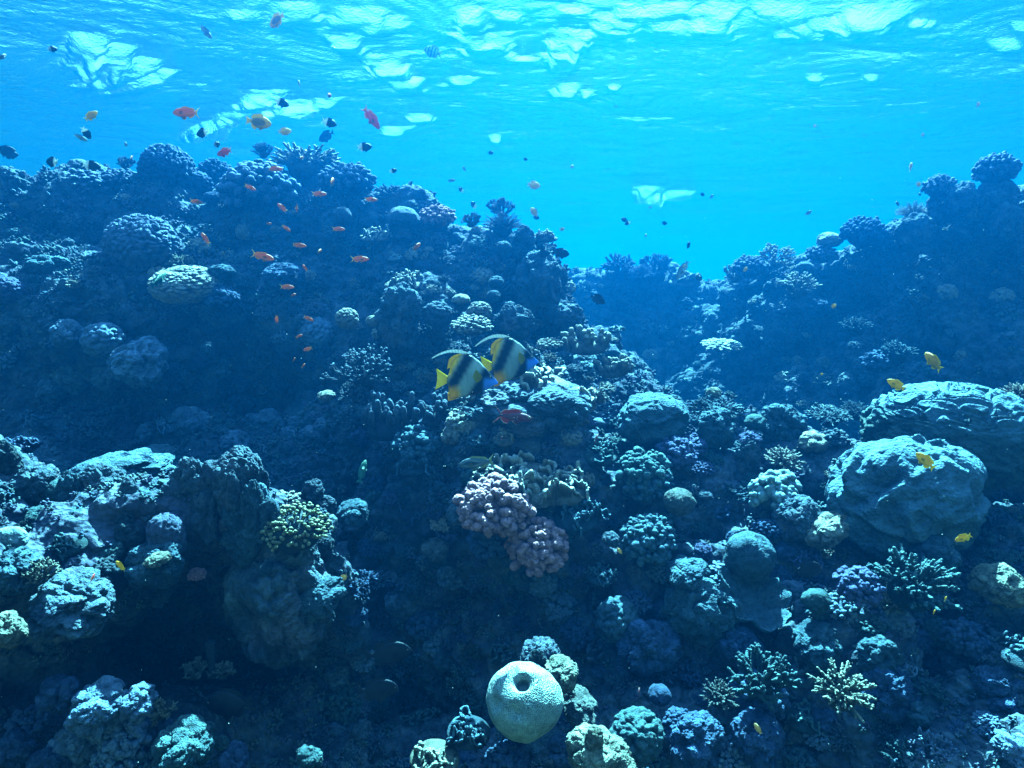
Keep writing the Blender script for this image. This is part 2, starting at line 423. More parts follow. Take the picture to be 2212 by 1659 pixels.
ridge('near_ledge', 'near rocky ledge of rounded coral lumps with a dark hollow beneath', [
    C(-900, (985, 1.7), (1060, 1.5), (1200, 1.4), (1380, 1.6), (1520, 1.5), (1720, 1.47), (2100, 1.40)),
    C(-200, (985, 1.95), (1060, 1.75), (1200, 1.6), (1380, 1.9), (1520, 1.8), (1720, 1.62), (2100, 1.45)),
    C(0, (1010, 2.05), (1080, 1.85), (1220, 1.7), (1380, 1.95), (1520, 1.9), (1720, 1.67), (2100, 1.45)),
    C(120, (1030, 2.1), (1090, 1.9), (1230, 1.75), (1400, 2.0), (1520, 1.95), (1720, 1.72), (2100, 1.50)),
    C(240, (1030, 2.15), (1100, 1.95), (1230, 1.85), (1400, 2.3), (1530, 2.0), (1720, 1.77), (2100, 1.55)),
    C(340, (1060, 2.15), (1120, 2.0), (1240, 2.2), (1400, 2.5), (1540, 2.1), (1720, 1.82), (2100, 1.55)),
    C(450, (1080, 2.15), (1140, 2.15), (1250, 2.45), (1400, 2.65), (1550, 2.2), (1720, 1.92), (2100, 1.60)),
    C(540, (1090, 2.2), (1150, 2.2), (1260, 2.45), (1400, 2.65), (1560, 2.3), (1740, 2.02), (2100, 1.65)),
    C(640, (1120, 2.3), (1180, 2.25), (1270, 2.4), (1400, 2.6), (1570, 2.4), (1750, 2.12), (2100, 1.70)),
    C(720, (1170, 2.4), (1220, 2.25), (1300, 2.45), (1420, 2.65), (1570, 2.5), (1750, 2.17), (2100, 1.75)),
    C(800, (1420, 2.7), (1450, 2.6), (1490, 2.55), (1530, 2.5), (1600, 2.4), (1760, 2.22), (2100, 1.75))], 760, 640, 0.7, 67, 0.4)

# ------------------------------------------------------------------ coral shapes (unit width, base at z = 0)
def vnormals(V, faces):
    n = np.zeros_like(V)
    for F in faces:
        a, b, c = V[F[:, 0]], V[F[:, 1]], V[F[:, 2]]
        fn = np.cross(b - a, c - a)
        if F.shape[1] == 4:
            fn = fn + np.cross(c - a, V[F[:, 3]] - a)
        for k in range(F.shape[1]):
            for ax in range(3):
                n[:, ax] += np.bincount(F[:, k], fn[:, ax], len(V))
    return n / (np.linalg.norm(n, axis=1, keepdims=True) + 1e-12)

class MB:
    def __init__(s):
        s.V, s.F, s.C, s.n = [], [], [], 0
    def add(s, V, F, C=(1, 1, 1)):
        V = np.asarray(V, float)
        C = np.broadcast_to(np.asarray(C, float), V.shape)
        s.V.append(V); s.C.append(C); s.F.append(np.asarray(F) + s.n); s.n += len(V)
    def arrays(s):
        d = {}
        for F in s.F:
            d.setdefault(F.shape[1], []).append(F)
        return np.concatenate(s.V), [np.concatenate(f) for f in d.values()], np.concatenate(s.C)
    def knobs(s, f, a, seed=0, fb=0.0):
        V, F, C_ = s.arrays()
        n = vnormals(V, F)
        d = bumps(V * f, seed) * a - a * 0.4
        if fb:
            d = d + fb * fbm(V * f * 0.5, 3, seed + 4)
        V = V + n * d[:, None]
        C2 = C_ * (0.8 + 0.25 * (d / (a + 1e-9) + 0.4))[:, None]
        s.V, s.F, s.C = [V], F, [np.clip(C2, 0, 2)]
        return s
    def mesh(s, name):
        V, F, C_ = s.arrays()
        return new_mesh(name, V, F, C_)

def tubes(mb, P0, P1, r0, r1, bend=None, K=9, S=8, c0=(0.7, 0.7, 0.7), c1=(1.1, 1.1, 1.1), cp=2.0):
    P0 = np.atleast_2d(np.asarray(P0, float)); P1 = np.atleast_2d(np.asarray(P1, float)); N = len(P0)
    r0 = np.broadcast_to(np.asarray(r0, float), (N,)); r1 = np.broadcast_to(np.asarray(r1, float), (N,))
    L = np.linalg.norm(P1 - P0, axis=1) + 1e-9
    q = np.clip(r1 / L, 0.03, 0.5)
    nb = K - 4
    tb = np.linspace(0, 1, nb)
    a = np.radians([28, 52, 74, 90])
    t = np.concatenate([tb[None] * (1 - q)[:, None], (1 - q)[:, None] + q[:, None] * np.sin(a)], 1)
    R = np.concatenate([r0[:, None] + (r1 - r0)[:, None] * tb, r1[:, None] * np.maximum(np.cos(a), 0.03)], 1)
    D = P1 - P0
    P = P0[:, None] + D[:, None] * t[..., None]
    if bend is not None:
        P = P + np.asarray(bend, float)[:, None] * (4 * t * (1 - t) * 0.5 + t * t * 0.5)[..., None]
    T = np.gradient(P, axis=1); T /= np.linalg.norm(T, axis=2, keepdims=True) + 1e-12
    ref = np.where(np.abs(D[:, 2:3]) / L[:, None] < 0.8, np.array([[0, 0, 1.0]]), np.array([[1.0, 0.2, 0]]))
    A = np.cross(T, ref[:, None]); A /= np.linalg.norm(A, axis=2, keepdims=True) + 1e-12
    B = np.cross(T, A)
    th = np.linspace(0, 2 * np.pi, S, endpoint=False)
    V = P[:, :, None] + R[:, :, None, None] * (A[:, :, None] * np.cos(th)[:, None] + B[:, :, None] * np.sin(th)[:, None])
    i = np.arange(N * K * S).reshape(N, K, S)
    j = np.roll(i, -1, 2)
    F = np.stack([i[:, :-1], j[:, :-1], j[:, 1:], i[:, 1:]], -1).reshape(-1, 4)
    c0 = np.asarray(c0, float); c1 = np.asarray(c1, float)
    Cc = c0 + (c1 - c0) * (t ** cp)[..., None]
    Cc = np.broadcast_to(Cc[:, :, None], V.shape)
    mb.add(V.reshape(-1, 3), F, Cc.reshape(-1, 3))

_ico = {}
def ico(sub):
    if sub not in _ico:
        bm = bmesh.new(); bmesh.ops.create_icosphere(bm, subdivisions=sub, radius=1.0)
        _ico[sub] = (np.array([v.co[:] for v in bm.verts]), np.array([[v.index for v in f.verts] for f in bm.faces]))
        bm.free()
    return _ico[sub][0].copy(), _ico[sub][1].copy()

def hemi_dirs(rng, n, maxang, jit=0.12):
    k = np.arange(n) + 0.5
    ct = 1 - (1 - math.cos(maxang)) * k / n
    ph = k * 2.399963
    st = np.sqrt(np.maximum(0, 1 - ct * ct))
    d = np.stack([st * np.cos(ph), st * np.sin(ph), ct], 1) + rng.normal(0, jit, (n, 3))
    return d / np.linalg.norm(d, axis=1, keepdims=True)

def g_club(seed, n=70, ang=1.75, r=0.06, knob=(26, 0.022), flat=0.8, K=11, S=12):
    """cauliflower coral: stubby club branches all over a hemisphere"""
    rng = np.random.default_rng(seed); mb = MB()
    d = hemi_dirs(rng, n, ang, 0.10)
    L = 0.46 * rng.uniform(0.82, 1.08, n)
    tip = d * L[:, None] * [1, 1, flat]
    rr = r * rng.uniform(0.75, 1.25, n)
    tubes(mb, tip * 0.35, tip, rr * 0.75, rr * 1.15, rng.normal(0, 0.02, (n, 3)), K, S, (0.32, 0.32, 0.32), (1.35, 1.35, 1.35), 1.7)  # pale growth tips brightened, bases darkened, to put rim light into the colour
    # side lobes
    m = n * 2
    pick = rng.integers(0, n, m)
    off = rng.normal(0, 1, (m, 3)); off -= (off * d[pick]).sum(1, keepdims=True) * d[pick]
    off /= np.linalg.norm(off, axis=1, keepdims=True)
    b = tip[pick] * 0.82
    tubes(mb, b, b + (d[pick] * 0.55 + off * 0.75) * rr[pick, None] * 1.9, rr[pick] * 0.6, rr[pick] * 0.62, None, 8, 8, (0.7, 0.7, 0.7), (1.35, 1.35, 1.35))
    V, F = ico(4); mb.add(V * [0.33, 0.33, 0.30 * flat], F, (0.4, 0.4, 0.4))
    mb.knobs(knob[0], knob[1], seed)
    V = np.concatenate(mb.V); mb.V = [V + [0, 0, 0.12]]
    return mb

def g_spike(seed, n=60, ang=1.25, r=0.026, L=0.55, side=5, up=0.25, flat=0.8, rt=0.45, tipc=1.5):
    """spiky branching coral: pointed fingers with short side spikes"""
    rng = np.random.default_rng(seed); mb = MB()
    d = hemi_dirs(rng, n, ang, 0.10)
    Ls = L * rng.uniform(0.72, 1.1, n)
    tip = d * Ls[:, None] * [1, 1, flat]
    base = tip * 0.12
    bend = np.zeros((n, 3)); bend[:, 2] = up * 0.3 * np.linalg.norm(tip[:, :2], axis=1)
    rr = r * rng.uniform(0.8, 1.2, n)
    tubes(mb, base, tip, rr, rr * rt, bend, 10, 7, (0.5, 0.5, 0.5), (tipc,) * 3, 2)  # naturally pale tips brightened further as painted sunlit rims
    m = n * side
    if m:
        p = np.repeat(np.arange(n), side)
        t = rng.uniform(0.35, 0.9, m)
        P = base[p] + (tip - base)[p] * t[:, None] + bend[p] * (2 * t * (1 - t) + t * t * 0.5)[:, None]
        o = rng.normal(0, 1, (m, 3)); o -= (o * d[p]).sum(1, keepdims=True) * d[p]; o /= np.linalg.norm(o, axis=1, keepdims=True)
        ln = Ls[p] * rng.uniform(0.10, 0.24, m) * (1.15 - t * 0.7)
        tubes(mb, P, P + (d[p] * 0.75 + o * 0.75) * ln[:, None], rr[p] * 0.75, rr[p] * 0.42, None, 7, 6, (0.65,) * 3, (tipc,) * 3)
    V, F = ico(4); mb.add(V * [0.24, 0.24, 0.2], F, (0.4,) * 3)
    mb.knobs(60, r * 0.25, seed)
    return mb

def g_stag(seed, n=16, lv=3, r=0.028, spread=1.2, bead=False):
    """open branching coral"""
    rng = np.random.default_rng(seed); mb = MB()
    P = rng.normal(0, 0.06, (n, 3)) * [1, 1, 0]; D = hemi_dirs(rng, n, spread, 0.15); L = np.full(n, 0.24); R = np.full(n, r)
    for l in range(lv):
        Q = P + D * L[:, None]
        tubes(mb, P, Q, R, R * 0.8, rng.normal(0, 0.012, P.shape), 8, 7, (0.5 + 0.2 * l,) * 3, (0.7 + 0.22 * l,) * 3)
        if l == lv - 1:
            if bead:
                V, F = ico(2)
                for q in Q:
                    mb.add(V * r * 1.15 + q, F, (1.5, 1.5, 1.4))
            break
        k = 3
        P = np.repeat(Q, k, 0); D = np.repeat(D, k, 0) + rng.normal(0, 0.48, (len(Q) * k, 3)) + [0, 0, 0.18]
        D /= np.linalg.norm(D, axis=1, keepdims=True)
        L = np.repeat(L, k) * rng.uniform(0.55, 0.8, len(D)); R = np.repeat(R, k) * 0.85
    V, F = ico(2); mb.add(V * [0.16, 0.16, 0.1], F, (0.4,) * 3)
    mb.knobs(45, r * 0.25, seed)
    return mb

def g_pillar(seed, n=26, r=0.055, L=0.5, ang=0.75):
    """thick upright blunt fingers"""
    rng = np.random.default_rng(seed); mb = MB()
    P = np.stack([rng.uniform(-0.38, 0.38, n), rng.uniform(-0.22, 0.22, n), np.zeros(n)], 1)
    D = np.stack([P[:, 0] * 0.9, P[:, 1] * 0.9, np.ones(n)], 1) + rng.normal(0, 0.12, (n, 3)); D /= np.linalg.norm(D, axis=1, keepdims=True)
    Ls = L * rng.uniform(0.5, 1.0, n) * (1 - 0.5 * np.abs(P[:, 0]))
    rr = r * rng.uniform(0.8, 1.2, n)
    tubes(mb, P, P + D * Ls[:, None], rr, rr * 0.85, rng.normal(0, 0.03, (n, 3)), 13, 12, (0.45,) * 3, (1.4,) * 3)  # finger ends brightened in the colour to add sunlit rims
    k = rng.integers(0, n, n); t = rng.uniform(0.4, 0.8, n)
    B = P[k] + D[k] * (Ls[k] * t)[:, None]
    D2 = D[k] + rng.normal(0, 0.5, (n, 3)); D2 /= np.linalg.norm(D2, axis=1, keepdims=True)
    tubes(mb, B, B + D2 * (Ls[k] * 0.35)[:, None], rr[k] * 0.8, rr[k] * 0.7, None, 9, 10, (0.8,) * 3, (1.1,) * 3)
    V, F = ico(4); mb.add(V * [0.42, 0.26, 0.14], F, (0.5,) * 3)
    mb.knobs(22, 0.02, seed, 0.01)
    return mb

def g_lobed(seed, f=3.2, a=0.30, sub=6, sq=(1, 0.9, 0.85), f2=9, a2=0.05, fb=0.05, jit=0.85):
    """massive coral head covered in rounded lobes"""
    V, F = ico(sub)
    base = V.copy()
    W = V + 0.12 * np.stack([vnoise(V * 2.5, seed + 1), vnoise(V * 2.5, seed + 2), vnoise(V * 2.5, seed + 3)], 1)
    b1 = bumps(W * f + seed, seed, jit); b2 = bumps(W * f2 + seed, seed + 7, 0.9)
    r = 0.80 + a * b1 + a2 * b2 + fb * fbm(V * 2.0 + seed, 3, seed + 20) + 0.02 * fbm(V * 14, 2, seed)
    V = base * r[:, None] * np.array(sq) * 0.47
    c = 0.62 + 0.42 * b1 + 0.15 * (b2 - 0.5)
    mb = MB(); mb.add(V + [0, 0, 0.22 * sq[2]], F, np.repeat(c[:, None], 3, 1))
    return mb

def g_rock(seed, sub=7, sq=(1, 0.8, 0.8), rough=1.0, kn=5.5):
    """encrusted rock lump"""
    V, F = ico(sub)
    o = seed * 3.7
    S = V * np.array(sq)
    W = S + 0.10 * np.stack([vnoise(S * 2.2 + o, seed + 1), vnoise(S * 2.2 + o, seed + 2), vnoise(S * 2.2 + o, seed + 3)], 1)
    big = fbm(W * 1.5 + o, 2, seed + 5)
    b1 = bumps(W * 2.3 + o, seed + 6); b2 = bumps(W * kn + o, seed + 7); b3 = bumps(W * kn * 2.4 + o, seed + 8)
    m = np.clip(0.55 + 1.5 * vnoise(W * 2 + o, seed + 9), 0, 1)
    pit = np.clip(vnoise(W * 4.2 + o, seed + 10) - 0.42, 0, 1)
    r = 0.66 + rough * (0.22 * big + 0.26 * b1 + 0.13 * b2 * m + 0.05 * b3 + 0.035 * fbm(S * 10, 3, seed + 11) - 0.25 * pit)
    V = S * r[:, None] * 0.52
    c = (0.62 + 0.35 * b2 * m + 0.25 * b3 - 0.3 * (pit > 0.05)) * (1 + .4 * fbm(S * 3 + o, 3, seed + 12))
    mb = MB(); mb.add(V + [0, 0, 0.24 * sq[2]], F, np.repeat(c[:, None], 3, 1))
    return mb

def g_dome(seed, f=16, a=0.035, sub=7, sq=(1, 1, 0.85), lump=0.16):
    """smooth dome dimpled with small pores"""
    V, F = ico(sub)
    d = worley(V * f, seed, 0.55)
    p = np.exp(-(d / 0.30) ** 2)
    r = 0.95 - a * p + lump * fbm(V * 1.3 + seed, 3, seed) + 0.07 * bumps(V * 1.9 + seed, seed + 3) - 0.10 * np.clip(vnoise(V * 2.6 + seed, seed + 4) - .35, 0, 1) + 0.02 * fbm(V * 9, 2, seed)
    V = V * r[:, None] * np.array(sq) * 0.5
    c = (1.05 - 0.35 * p) * (1 + .35 * fbm(V * 3, 3, seed + 9))
    mb = MB(); mb.add(V + [0, 0, 0.25 * sq[2]], F, np.repeat(c[:, None], 3, 1))
    return mb

def g_blades(seed, n=9, h=0.34, th=0.016, L=0.8):
    """fire coral: thin wavy upright blades with knobbly rims"""
    rng = np.random.default_rng(seed); mb = MB()
    ns = 90
    for k in range(n):
        a = rng.uniform(-0.9, 0.9) + (math.pi if rng.random() < .5 else 0)
        c = np.array([rng.uniform(-0.28, 0.28), rng.uniform(-0.28, 0.28)])
        s = np.linspace(-0.5, 0.5, ns)
        ln = L * rng.uniform(0.4, 0.75)
        Z = np.zeros(ns)
        off = 0.10 * vnoise(np.stack([s * 3.5, Z + k * 7.1, Z], 1), seed + 3) + 0.035 * vnoise(np.stack([s * 13, Z + k * 3.3, Z], 1), seed + 4)
        x = c[0] + s * ln * math.cos(a) - off * math.sin(a); y = c[1] + s * ln * math.sin(a) + off * math.cos(a)
        env = np.clip(1 - (2 * np.abs(s)) ** 3, 0.05, 1)
        q = np.stack([s * 9, Z + k * 5.7, Z], 1)
        hh = h * rng.uniform(0.6, 1.0) * env * (0.42 + 0.62 * bumps(q * [1, 1, 1], seed + 5) + 0.22 * vnoise(q * 2.7, seed + 6))
        nx = -np.gradient(y); ny = np.gradient(x); l = np.hypot(nx, ny) + 1e-9; nx /= l; ny /= l
        prof_t = np.array([0, .3, .55, .75, .88, .96, 1.0, .96, .88, .75, .55, .3, 0])
        prof_w = np.array([1.6, 1.3, 1.1, 1.15, 1.35, 1.1, 0, -1.1, -1.35, -1.15, -1.1, -1.3, -1.6])
        lean = 0.12 * vnoise(np.stack([s * 4, Z + k * 2.2, Z + 4], 1), seed + 8)
        Pz = hh[:, None] * prof_t
        Px = x[:, None] + nx[:, None] * (th * prof_w + lean[:, None] * prof_t)
        Py = y[:, None] + ny[:, None] * (th * prof_w + lean[:, None] * prof_t)
        V = np.stack([Px, Py, Pz], -1).reshape(-1, 3)
        cc = np.broadcast_to((0.42 + 1.25 * prof_t ** 5)[None, :, None], (ns, 13, 3)).reshape(-1, 3)  # blade rims brightened in the colour as if sunlit
        mb.add(V, grid_faces(ns, 13), cc)
    V, F = ico(4); mb.add(V * [0.42, 0.38, 0.13], F, (0.55,) * 3)
    mb.knobs(30, 0.012, seed, 0.010)
    return mb

def g_plate(seed, cup=0.35, ruf=0.13, a0=0, a1=2 * math.pi, knob=0.03):
    """cup or plate coral with a thin wavy rim"""
    nr, na = 40, 150
    r = np.linspace(0.03, 0.5, nr); th = np.linspace(a0, a1, na)
    Rr, T = np.meshgrid(r, th, indexing='ij')
    q = np.stack([np.cos(T).ravel() * 1.7, np.sin(T).ravel() * 1.7, np.zeros(T.size) + seed], 1)
    rim = (1 + 0.16 * vnoise(q, seed) + 0.07 * vnoise(q * 3, seed + 1)).reshape(T.shape)
    X = Rr * rim * np.cos(T); Y = Rr * rim * np.sin(T)
    wav = (vnoise(q * 2.2, seed + 2)).reshape(T.shape)
    Z = cup * (Rr / 0.5) ** 2 * 0.5 + ruf * wav * (Rr / 0.5) ** 2
    top = np.stack([X, Y, Z], -1).reshape(-1, 3)
    kn = bumps(top * 26, seed + 4) * knob + 0.012 * fbm(top * 8, 3, seed + 6)
    top2 = top + np.array([0, 0, 1]) * kn[:, None]
    edge = np.clip((Rr.ravel() / 0.5 - 0.9) / 0.1, 0, 1)
    bot = top + np.array([0, 0, -1.0]) * (0.05 * (1 - 0.5 * edge) + 0.16 * np.exp(-(Rr.ravel() / 0.16) ** 2))[:, None]
    mb = MB()
    F = grid_faces(nr, na)
    c = 0.6 + 10 * kn + 0.5 * edge
    V = np.concatenate([top2, bot]); n0 = len(top2)
    i = np.arange(na - 1) + (nr - 1) * na
    E = np.stack([i, i + 1, i + 1 + n0, i + n0], -1)[:, ::-1]
    mb.add(V, np.concatenate([F, F[:, ::-1] + n0, E]), np.repeat(np.concatenate([c, c * 0 + 0.55])[:, None], 3, 1))
    V = np.concatenate(mb.V); mb.V = [V + [0, 0, 0.18]]
    tubes(mb, [[0, 0, 0]], [[0, 0, 0.22]], 0.10, 0.14, None, 8, 12)
    return mb

def g_terrace(seed):
    """big mound of overlapping shelves"""
    V, F = ico(7)
    pol = np.arccos(np.clip(V[:, 2], -1, 1))
    W = V + 0.10 * np.stack([vnoise(V * 3, seed), vnoise(V * 3, seed + 1), vnoise(V * 3, seed + 2)], 1)
    b = bumps(W * [2.6, 2.6, 3.4] + 5, seed + 4)
    t = pol * 4.4 + 2.6 * b + 0.5 * vnoise(V * 2.1, seed + 5)
    fr = t - np.floor(t)
    step = np.where(fr < 0.12, fr / 0.12, 1 - (fr - 0.12) / 0.88 * 0.9)
    step = step * step * (3 - 2 * step)
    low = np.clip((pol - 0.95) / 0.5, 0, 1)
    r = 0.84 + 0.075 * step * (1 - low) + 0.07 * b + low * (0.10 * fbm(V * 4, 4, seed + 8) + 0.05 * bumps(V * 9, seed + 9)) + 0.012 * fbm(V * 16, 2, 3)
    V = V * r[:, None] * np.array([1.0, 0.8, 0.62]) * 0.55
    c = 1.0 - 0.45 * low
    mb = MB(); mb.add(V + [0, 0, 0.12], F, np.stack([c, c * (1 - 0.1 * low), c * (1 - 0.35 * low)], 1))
    return mb

def g_boulder(seed, sq=(1, 0.8, 0.7)):
    """smooth rolling boulder with flowing ridges"""
    V, F = ico(7)
    W = V + 0.35 * np.stack([vnoise(V * 1.5 + seed, seed), vnoise(V * 1.5 + seed, seed + 1), vnoise(V * 1.5 + seed, seed + 2)], 1)
    rd = 1 - np.sqrt(fbm(W * 1.7 + seed, 2, seed + 3) ** 2 + .012) * 2.2
    rd2 = 1 - np.abs(fbm(W * 4.1 + seed, 3, seed + 13)) * 2
    pit = np.clip(vnoise(V * 9 + seed, seed + 30) - .45, 0, 1)
    r = 0.80 + 0.13 * rd + 0.10 * fbm(V * 1.3 + 5, 2, seed + 6) + 0.11 * bumps(W * 2.4, seed + 9) + 0.035 * bumps(W * 7, seed + 14) + 0.014 * fbm(V * 14, 3, seed + 7) + 0.010 * bumps(V * 30, seed + 8) - .10 * pit
    V = V * r[:, None] * np.array(sq) * 0.5
    c = 0.8 + 0.2 * rd
    mb = MB(); mb.add(V + [0, 0, 0.2], F, np.repeat(c[:, None], 3, 1))
    return mb

def g_brainhole(seed):
    """large ball of pore coral with a deep round hole near the top and dents at the side"""
    V, F = ico(8)
    d1, d2 = worley(V * 21 + .25 * np.stack([vnoise(V * 8, 1), vnoise(V * 8, 2), vnoise(V * 8, 3)], 1), seed, 0.72, True)
    pore = np.clip((d2 - d1) / 0.42, 0, 1)
    def dent(dirv, ang, dep, soft):
        dv = np.array(dirv, float); dv /= np.linalg.norm(dv)
        a = np.arccos(np.clip(V @ dv, -1, 1))
        return dep / (1 + np.exp((a - ang) / soft))
    hole = dent((-0.07, -0.38, 0.92), 0.215 + .03 * vnoise(V * 4, 6), 0.36, 0.03)
    lip = dent((-0.07, -0.38, 0.92), 0.38, 0.030, 0.05)
    dn = dent((-0.75, -0.53, 0.39), 0.17, 0.13, 0.045) + dent((-0.82, -0.53, 0.25), 0.10, 0.06, 0.04) + dent((-0.2, -0.89, 0.40), 0.17, 0.10, 0.05) + dent((-0.16, -0.93, 0.32), 0.07, 0.07, 0.03) + dent((-0.32, -0.87, 0.40), 0.12, 0.05, 0.05)
    r = 1.0 + 0.085 * fbm(V * 1.2 + 2, 3, seed) + 0.012 * fbm(V * 6, 2, 5) - 0.030 * pore * (hole < 0.1) * (.75 + .5 * vnoise(V * 3, 77)) - hole - lip - dn
    P = V * r[:, None] * np.array([0.5, 0.5, 0.47])
    k = np.clip(0.5 - P[:, 2], 0, 1)
    P[:, 0] *= 1 - 0.30 * k ** 2.0; P[:, 1] *= 1 - 0.30 * k ** 2.0
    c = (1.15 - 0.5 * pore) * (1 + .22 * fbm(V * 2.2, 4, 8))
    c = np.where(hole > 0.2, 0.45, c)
    mb = MB(); mb.add(P + [0, 0, 0.5], F, np.stack([c, c * 1.0, c * 0.97], 1))
    return mb

def lathe(mb, prof, n=48, noise=0.02, seed=0, col=(1, 1, 1)):
    prof = np.asarray(prof, float)
    from_t = np.linspace(0, 1, 36); s = np.linspace(0, 1, len(prof))
    r = interp(from_t, s, prof[:, 0]); z = interp(from_t, s, prof[:, 1])
    th = np.linspace(0, 2 * np.pi, n, endpoint=False)
    V = np.stack([r[:, None] * np.cos(th), r[:, None] * np.sin(th), np.repeat(z[:, None], n, 1)], -1).reshape(-1, 3)
    V[:, :2] *= (1 + noise * 3 * fbm(V * 4 + seed, 3, seed))[:, None]; V[:, 2] += noise * fbm(V * 6 + 3, 2, seed + 5)
    i = np.arange(36 * n).reshape(36, n); j = np.roll(i, -1, 1)
    mb.add(V, np.stack([i[:-1], j[:-1], j[1:], i[1:]], -1).reshape(-1, 4), col)

def g_cap(seed):
    mb = MB(); lathe(mb, [(0.2, 0.42), (0.40, 0.40), (0.5, 0.5), (0.47, 0.66), (0.34, 0.80), (0.16, 0.87), (0.002, 0.89)], 64, 0.03, seed)
    return mb.knobs(26, 0.012, seed)
def g_stalk(seed):
    mb = MB(); lathe(mb, [(0.36, 0.0), (0.33, 0.12), (0.28, 0.25), (0.32, 0.36), (0.38, 0.44)], 48, 0.05, seed, (0.6,) * 3)
    return mb.knobs(12, 0.03, seed, 0.02)
def g_column(seed):
    mb = MB(); lathe(mb, [(0.44, 0.0), (0.49, 0.25), (0.5, 0.55), (0.46, 0.82), (0.36, 1.02), (0.2, 1.14), (0.002, 1.17)], 96, 0.012, seed)
    return mb.knobs(24, 0.025, seed, .05)
def g_tentacles(seed):
    rng = np.random.default_rng(seed); mb = MB(); n = 190
    d = hemi_dirs(rng, n, 1.5, 0.08); L = 0.5 * rng.uniform(0.8, 1.05, n)
    tip = d * L[:, None] * [1, 0.9, 0.72]
    tubes(mb, tip * 0.72, tip, 0.012, 0.013, rng.normal(0, 0.02, (n, 3)), 8, 6, (0.55, 0.6, 0.35), (0.9, 0.85, 0.45))
    V, F = ico(2)
    for q in tip:
        mb.add(V * 0.026 + q, F, (1.5, 1.45, 1.1))
    return mb
def g_tentbase(seed):
    mb = MB(); V, F = ico(4)
    mb.add(V * (0.9 + 0.1 * fbm(V * 3, 3, seed))[:, None] * [0.42, 0.38, 0.30], F, (0.55, 0.6, 0.55))
    return mb
def g_tube(seed):
    mb = MB(); lathe(mb, [(0.5, 0), (0.42, 1.0), (0.40, 2.2), (0.44, 3.4), (0.47, 4.05), (0.36, 4.15), (0.26, 3.9), (0.2, 3.2), (0.01, 3.0)], 32, 0.03, seed)
    return mb.knobs(7, 0.04, seed, 0.03)

# ------------------------------------------------------------------ fish shapes (length 1, nose at +x, z up)
def ss(a, b, x):
    t = np.clip((x - a) / (b - a), 0, 1)
    return t * t * (3 - 2 * t)
def mixc(a, b, t):
    a = np.asarray(a, float); b = np.asarray(b, float)
    return a + (b - a) * np.asarray(t)[..., None]

FISH = {
    # xs, top, bottom, half thickness
    'anthias': ([.5, .47, .42, .33, .2, .05, -.1, -.2, -.28, -.33], [.005, .045, .085, .125, .15, .145, .11, .08, .055, .05],
                [-.01, -.04, -.07, -.105, -.13, -.125, -.095, -.065, -.045, -.045], [.006, .03, .05, .065, .072, .065, .045, .028, .016, .010]),
    'damsel': ([.5, .47, .42, .32, .18, .02, -.12, -.22, -.29, -.33], [.01, .08, .13, .20, .25, .25, .20, .13, .08, .07],
               [-.01, -.06, -.11, -.18, -.23, -.24, -.19, -.12, -.075, -.065], [.006, .03, .055, .08, .09, .08, .055, .03, .018, .010]),
    'slim': ([.5, .47, .42, .32, .18, .02, -.12, -.22, -.29, -.33], [.01, .06, .10, .155, .19, .185, .145, .10, .065, .058], [-.01, -.05, -.09, -.14, -.175, -.175, -.135, -.09, -.06, -.055], [.006, .03, .05, .07, .08, .07, .05, .028, .016, .010]),
    'banner': ([.5, .46, .42, .36, .28, .16, .03, -.10, -.20, -.27, -.295, -.32], [.0, .045, .08, .145, .225, .335, .415, .405, .35, .25, .11, .05],
               [-.03, -.045, -.065, -.105, -.155, -.215, -.245, -.28, -.30, -.27, -.12, -.055], [.006, .022, .033, .05, .065, .08, .08, .055, .03, .016, .012, .010]),
    'squirrel': ([.5, .47, .42, .32, .18, .02, -.12, -.22, -.29, -.33], [.0, .04, .07, .10, .115, .10, .065, .04, .025, .022],
                 [-.02, -.05, -.07, -.095, -.105, -.10, -.07, -.04, -.025, -.022], [.006, .03, .05, .065, .07, .06, .04, .022, .014, .010]),
    'snapper': ([.5, .47, .40, .30, .16, .0, -.14, -.24, -.30, -.34], [.0, .04, .085, .125, .14, .125, .09, .06, .045, .042],
                [-.02, -.045, -.075, -.10, -.115, -.11, -.08, -.05, -.04, -.038], [.006, .025, .045, .06, .065, .055, .04, .022, .014, .010]),
    'surgeon': ([.5, .46, .40, .30, .16, .0, -.14, -.24, -.31, -.35], [-.01, .06, .13, .20, .245, .24, .19, .11, .045, .04],
                [-.03, -.08, -.13, -.19, -.23, -.23, -.18, -.10, -.04, -.035], [.006, .03, .045, .06, .07, .06, .045, .025, .014, .010]),
}
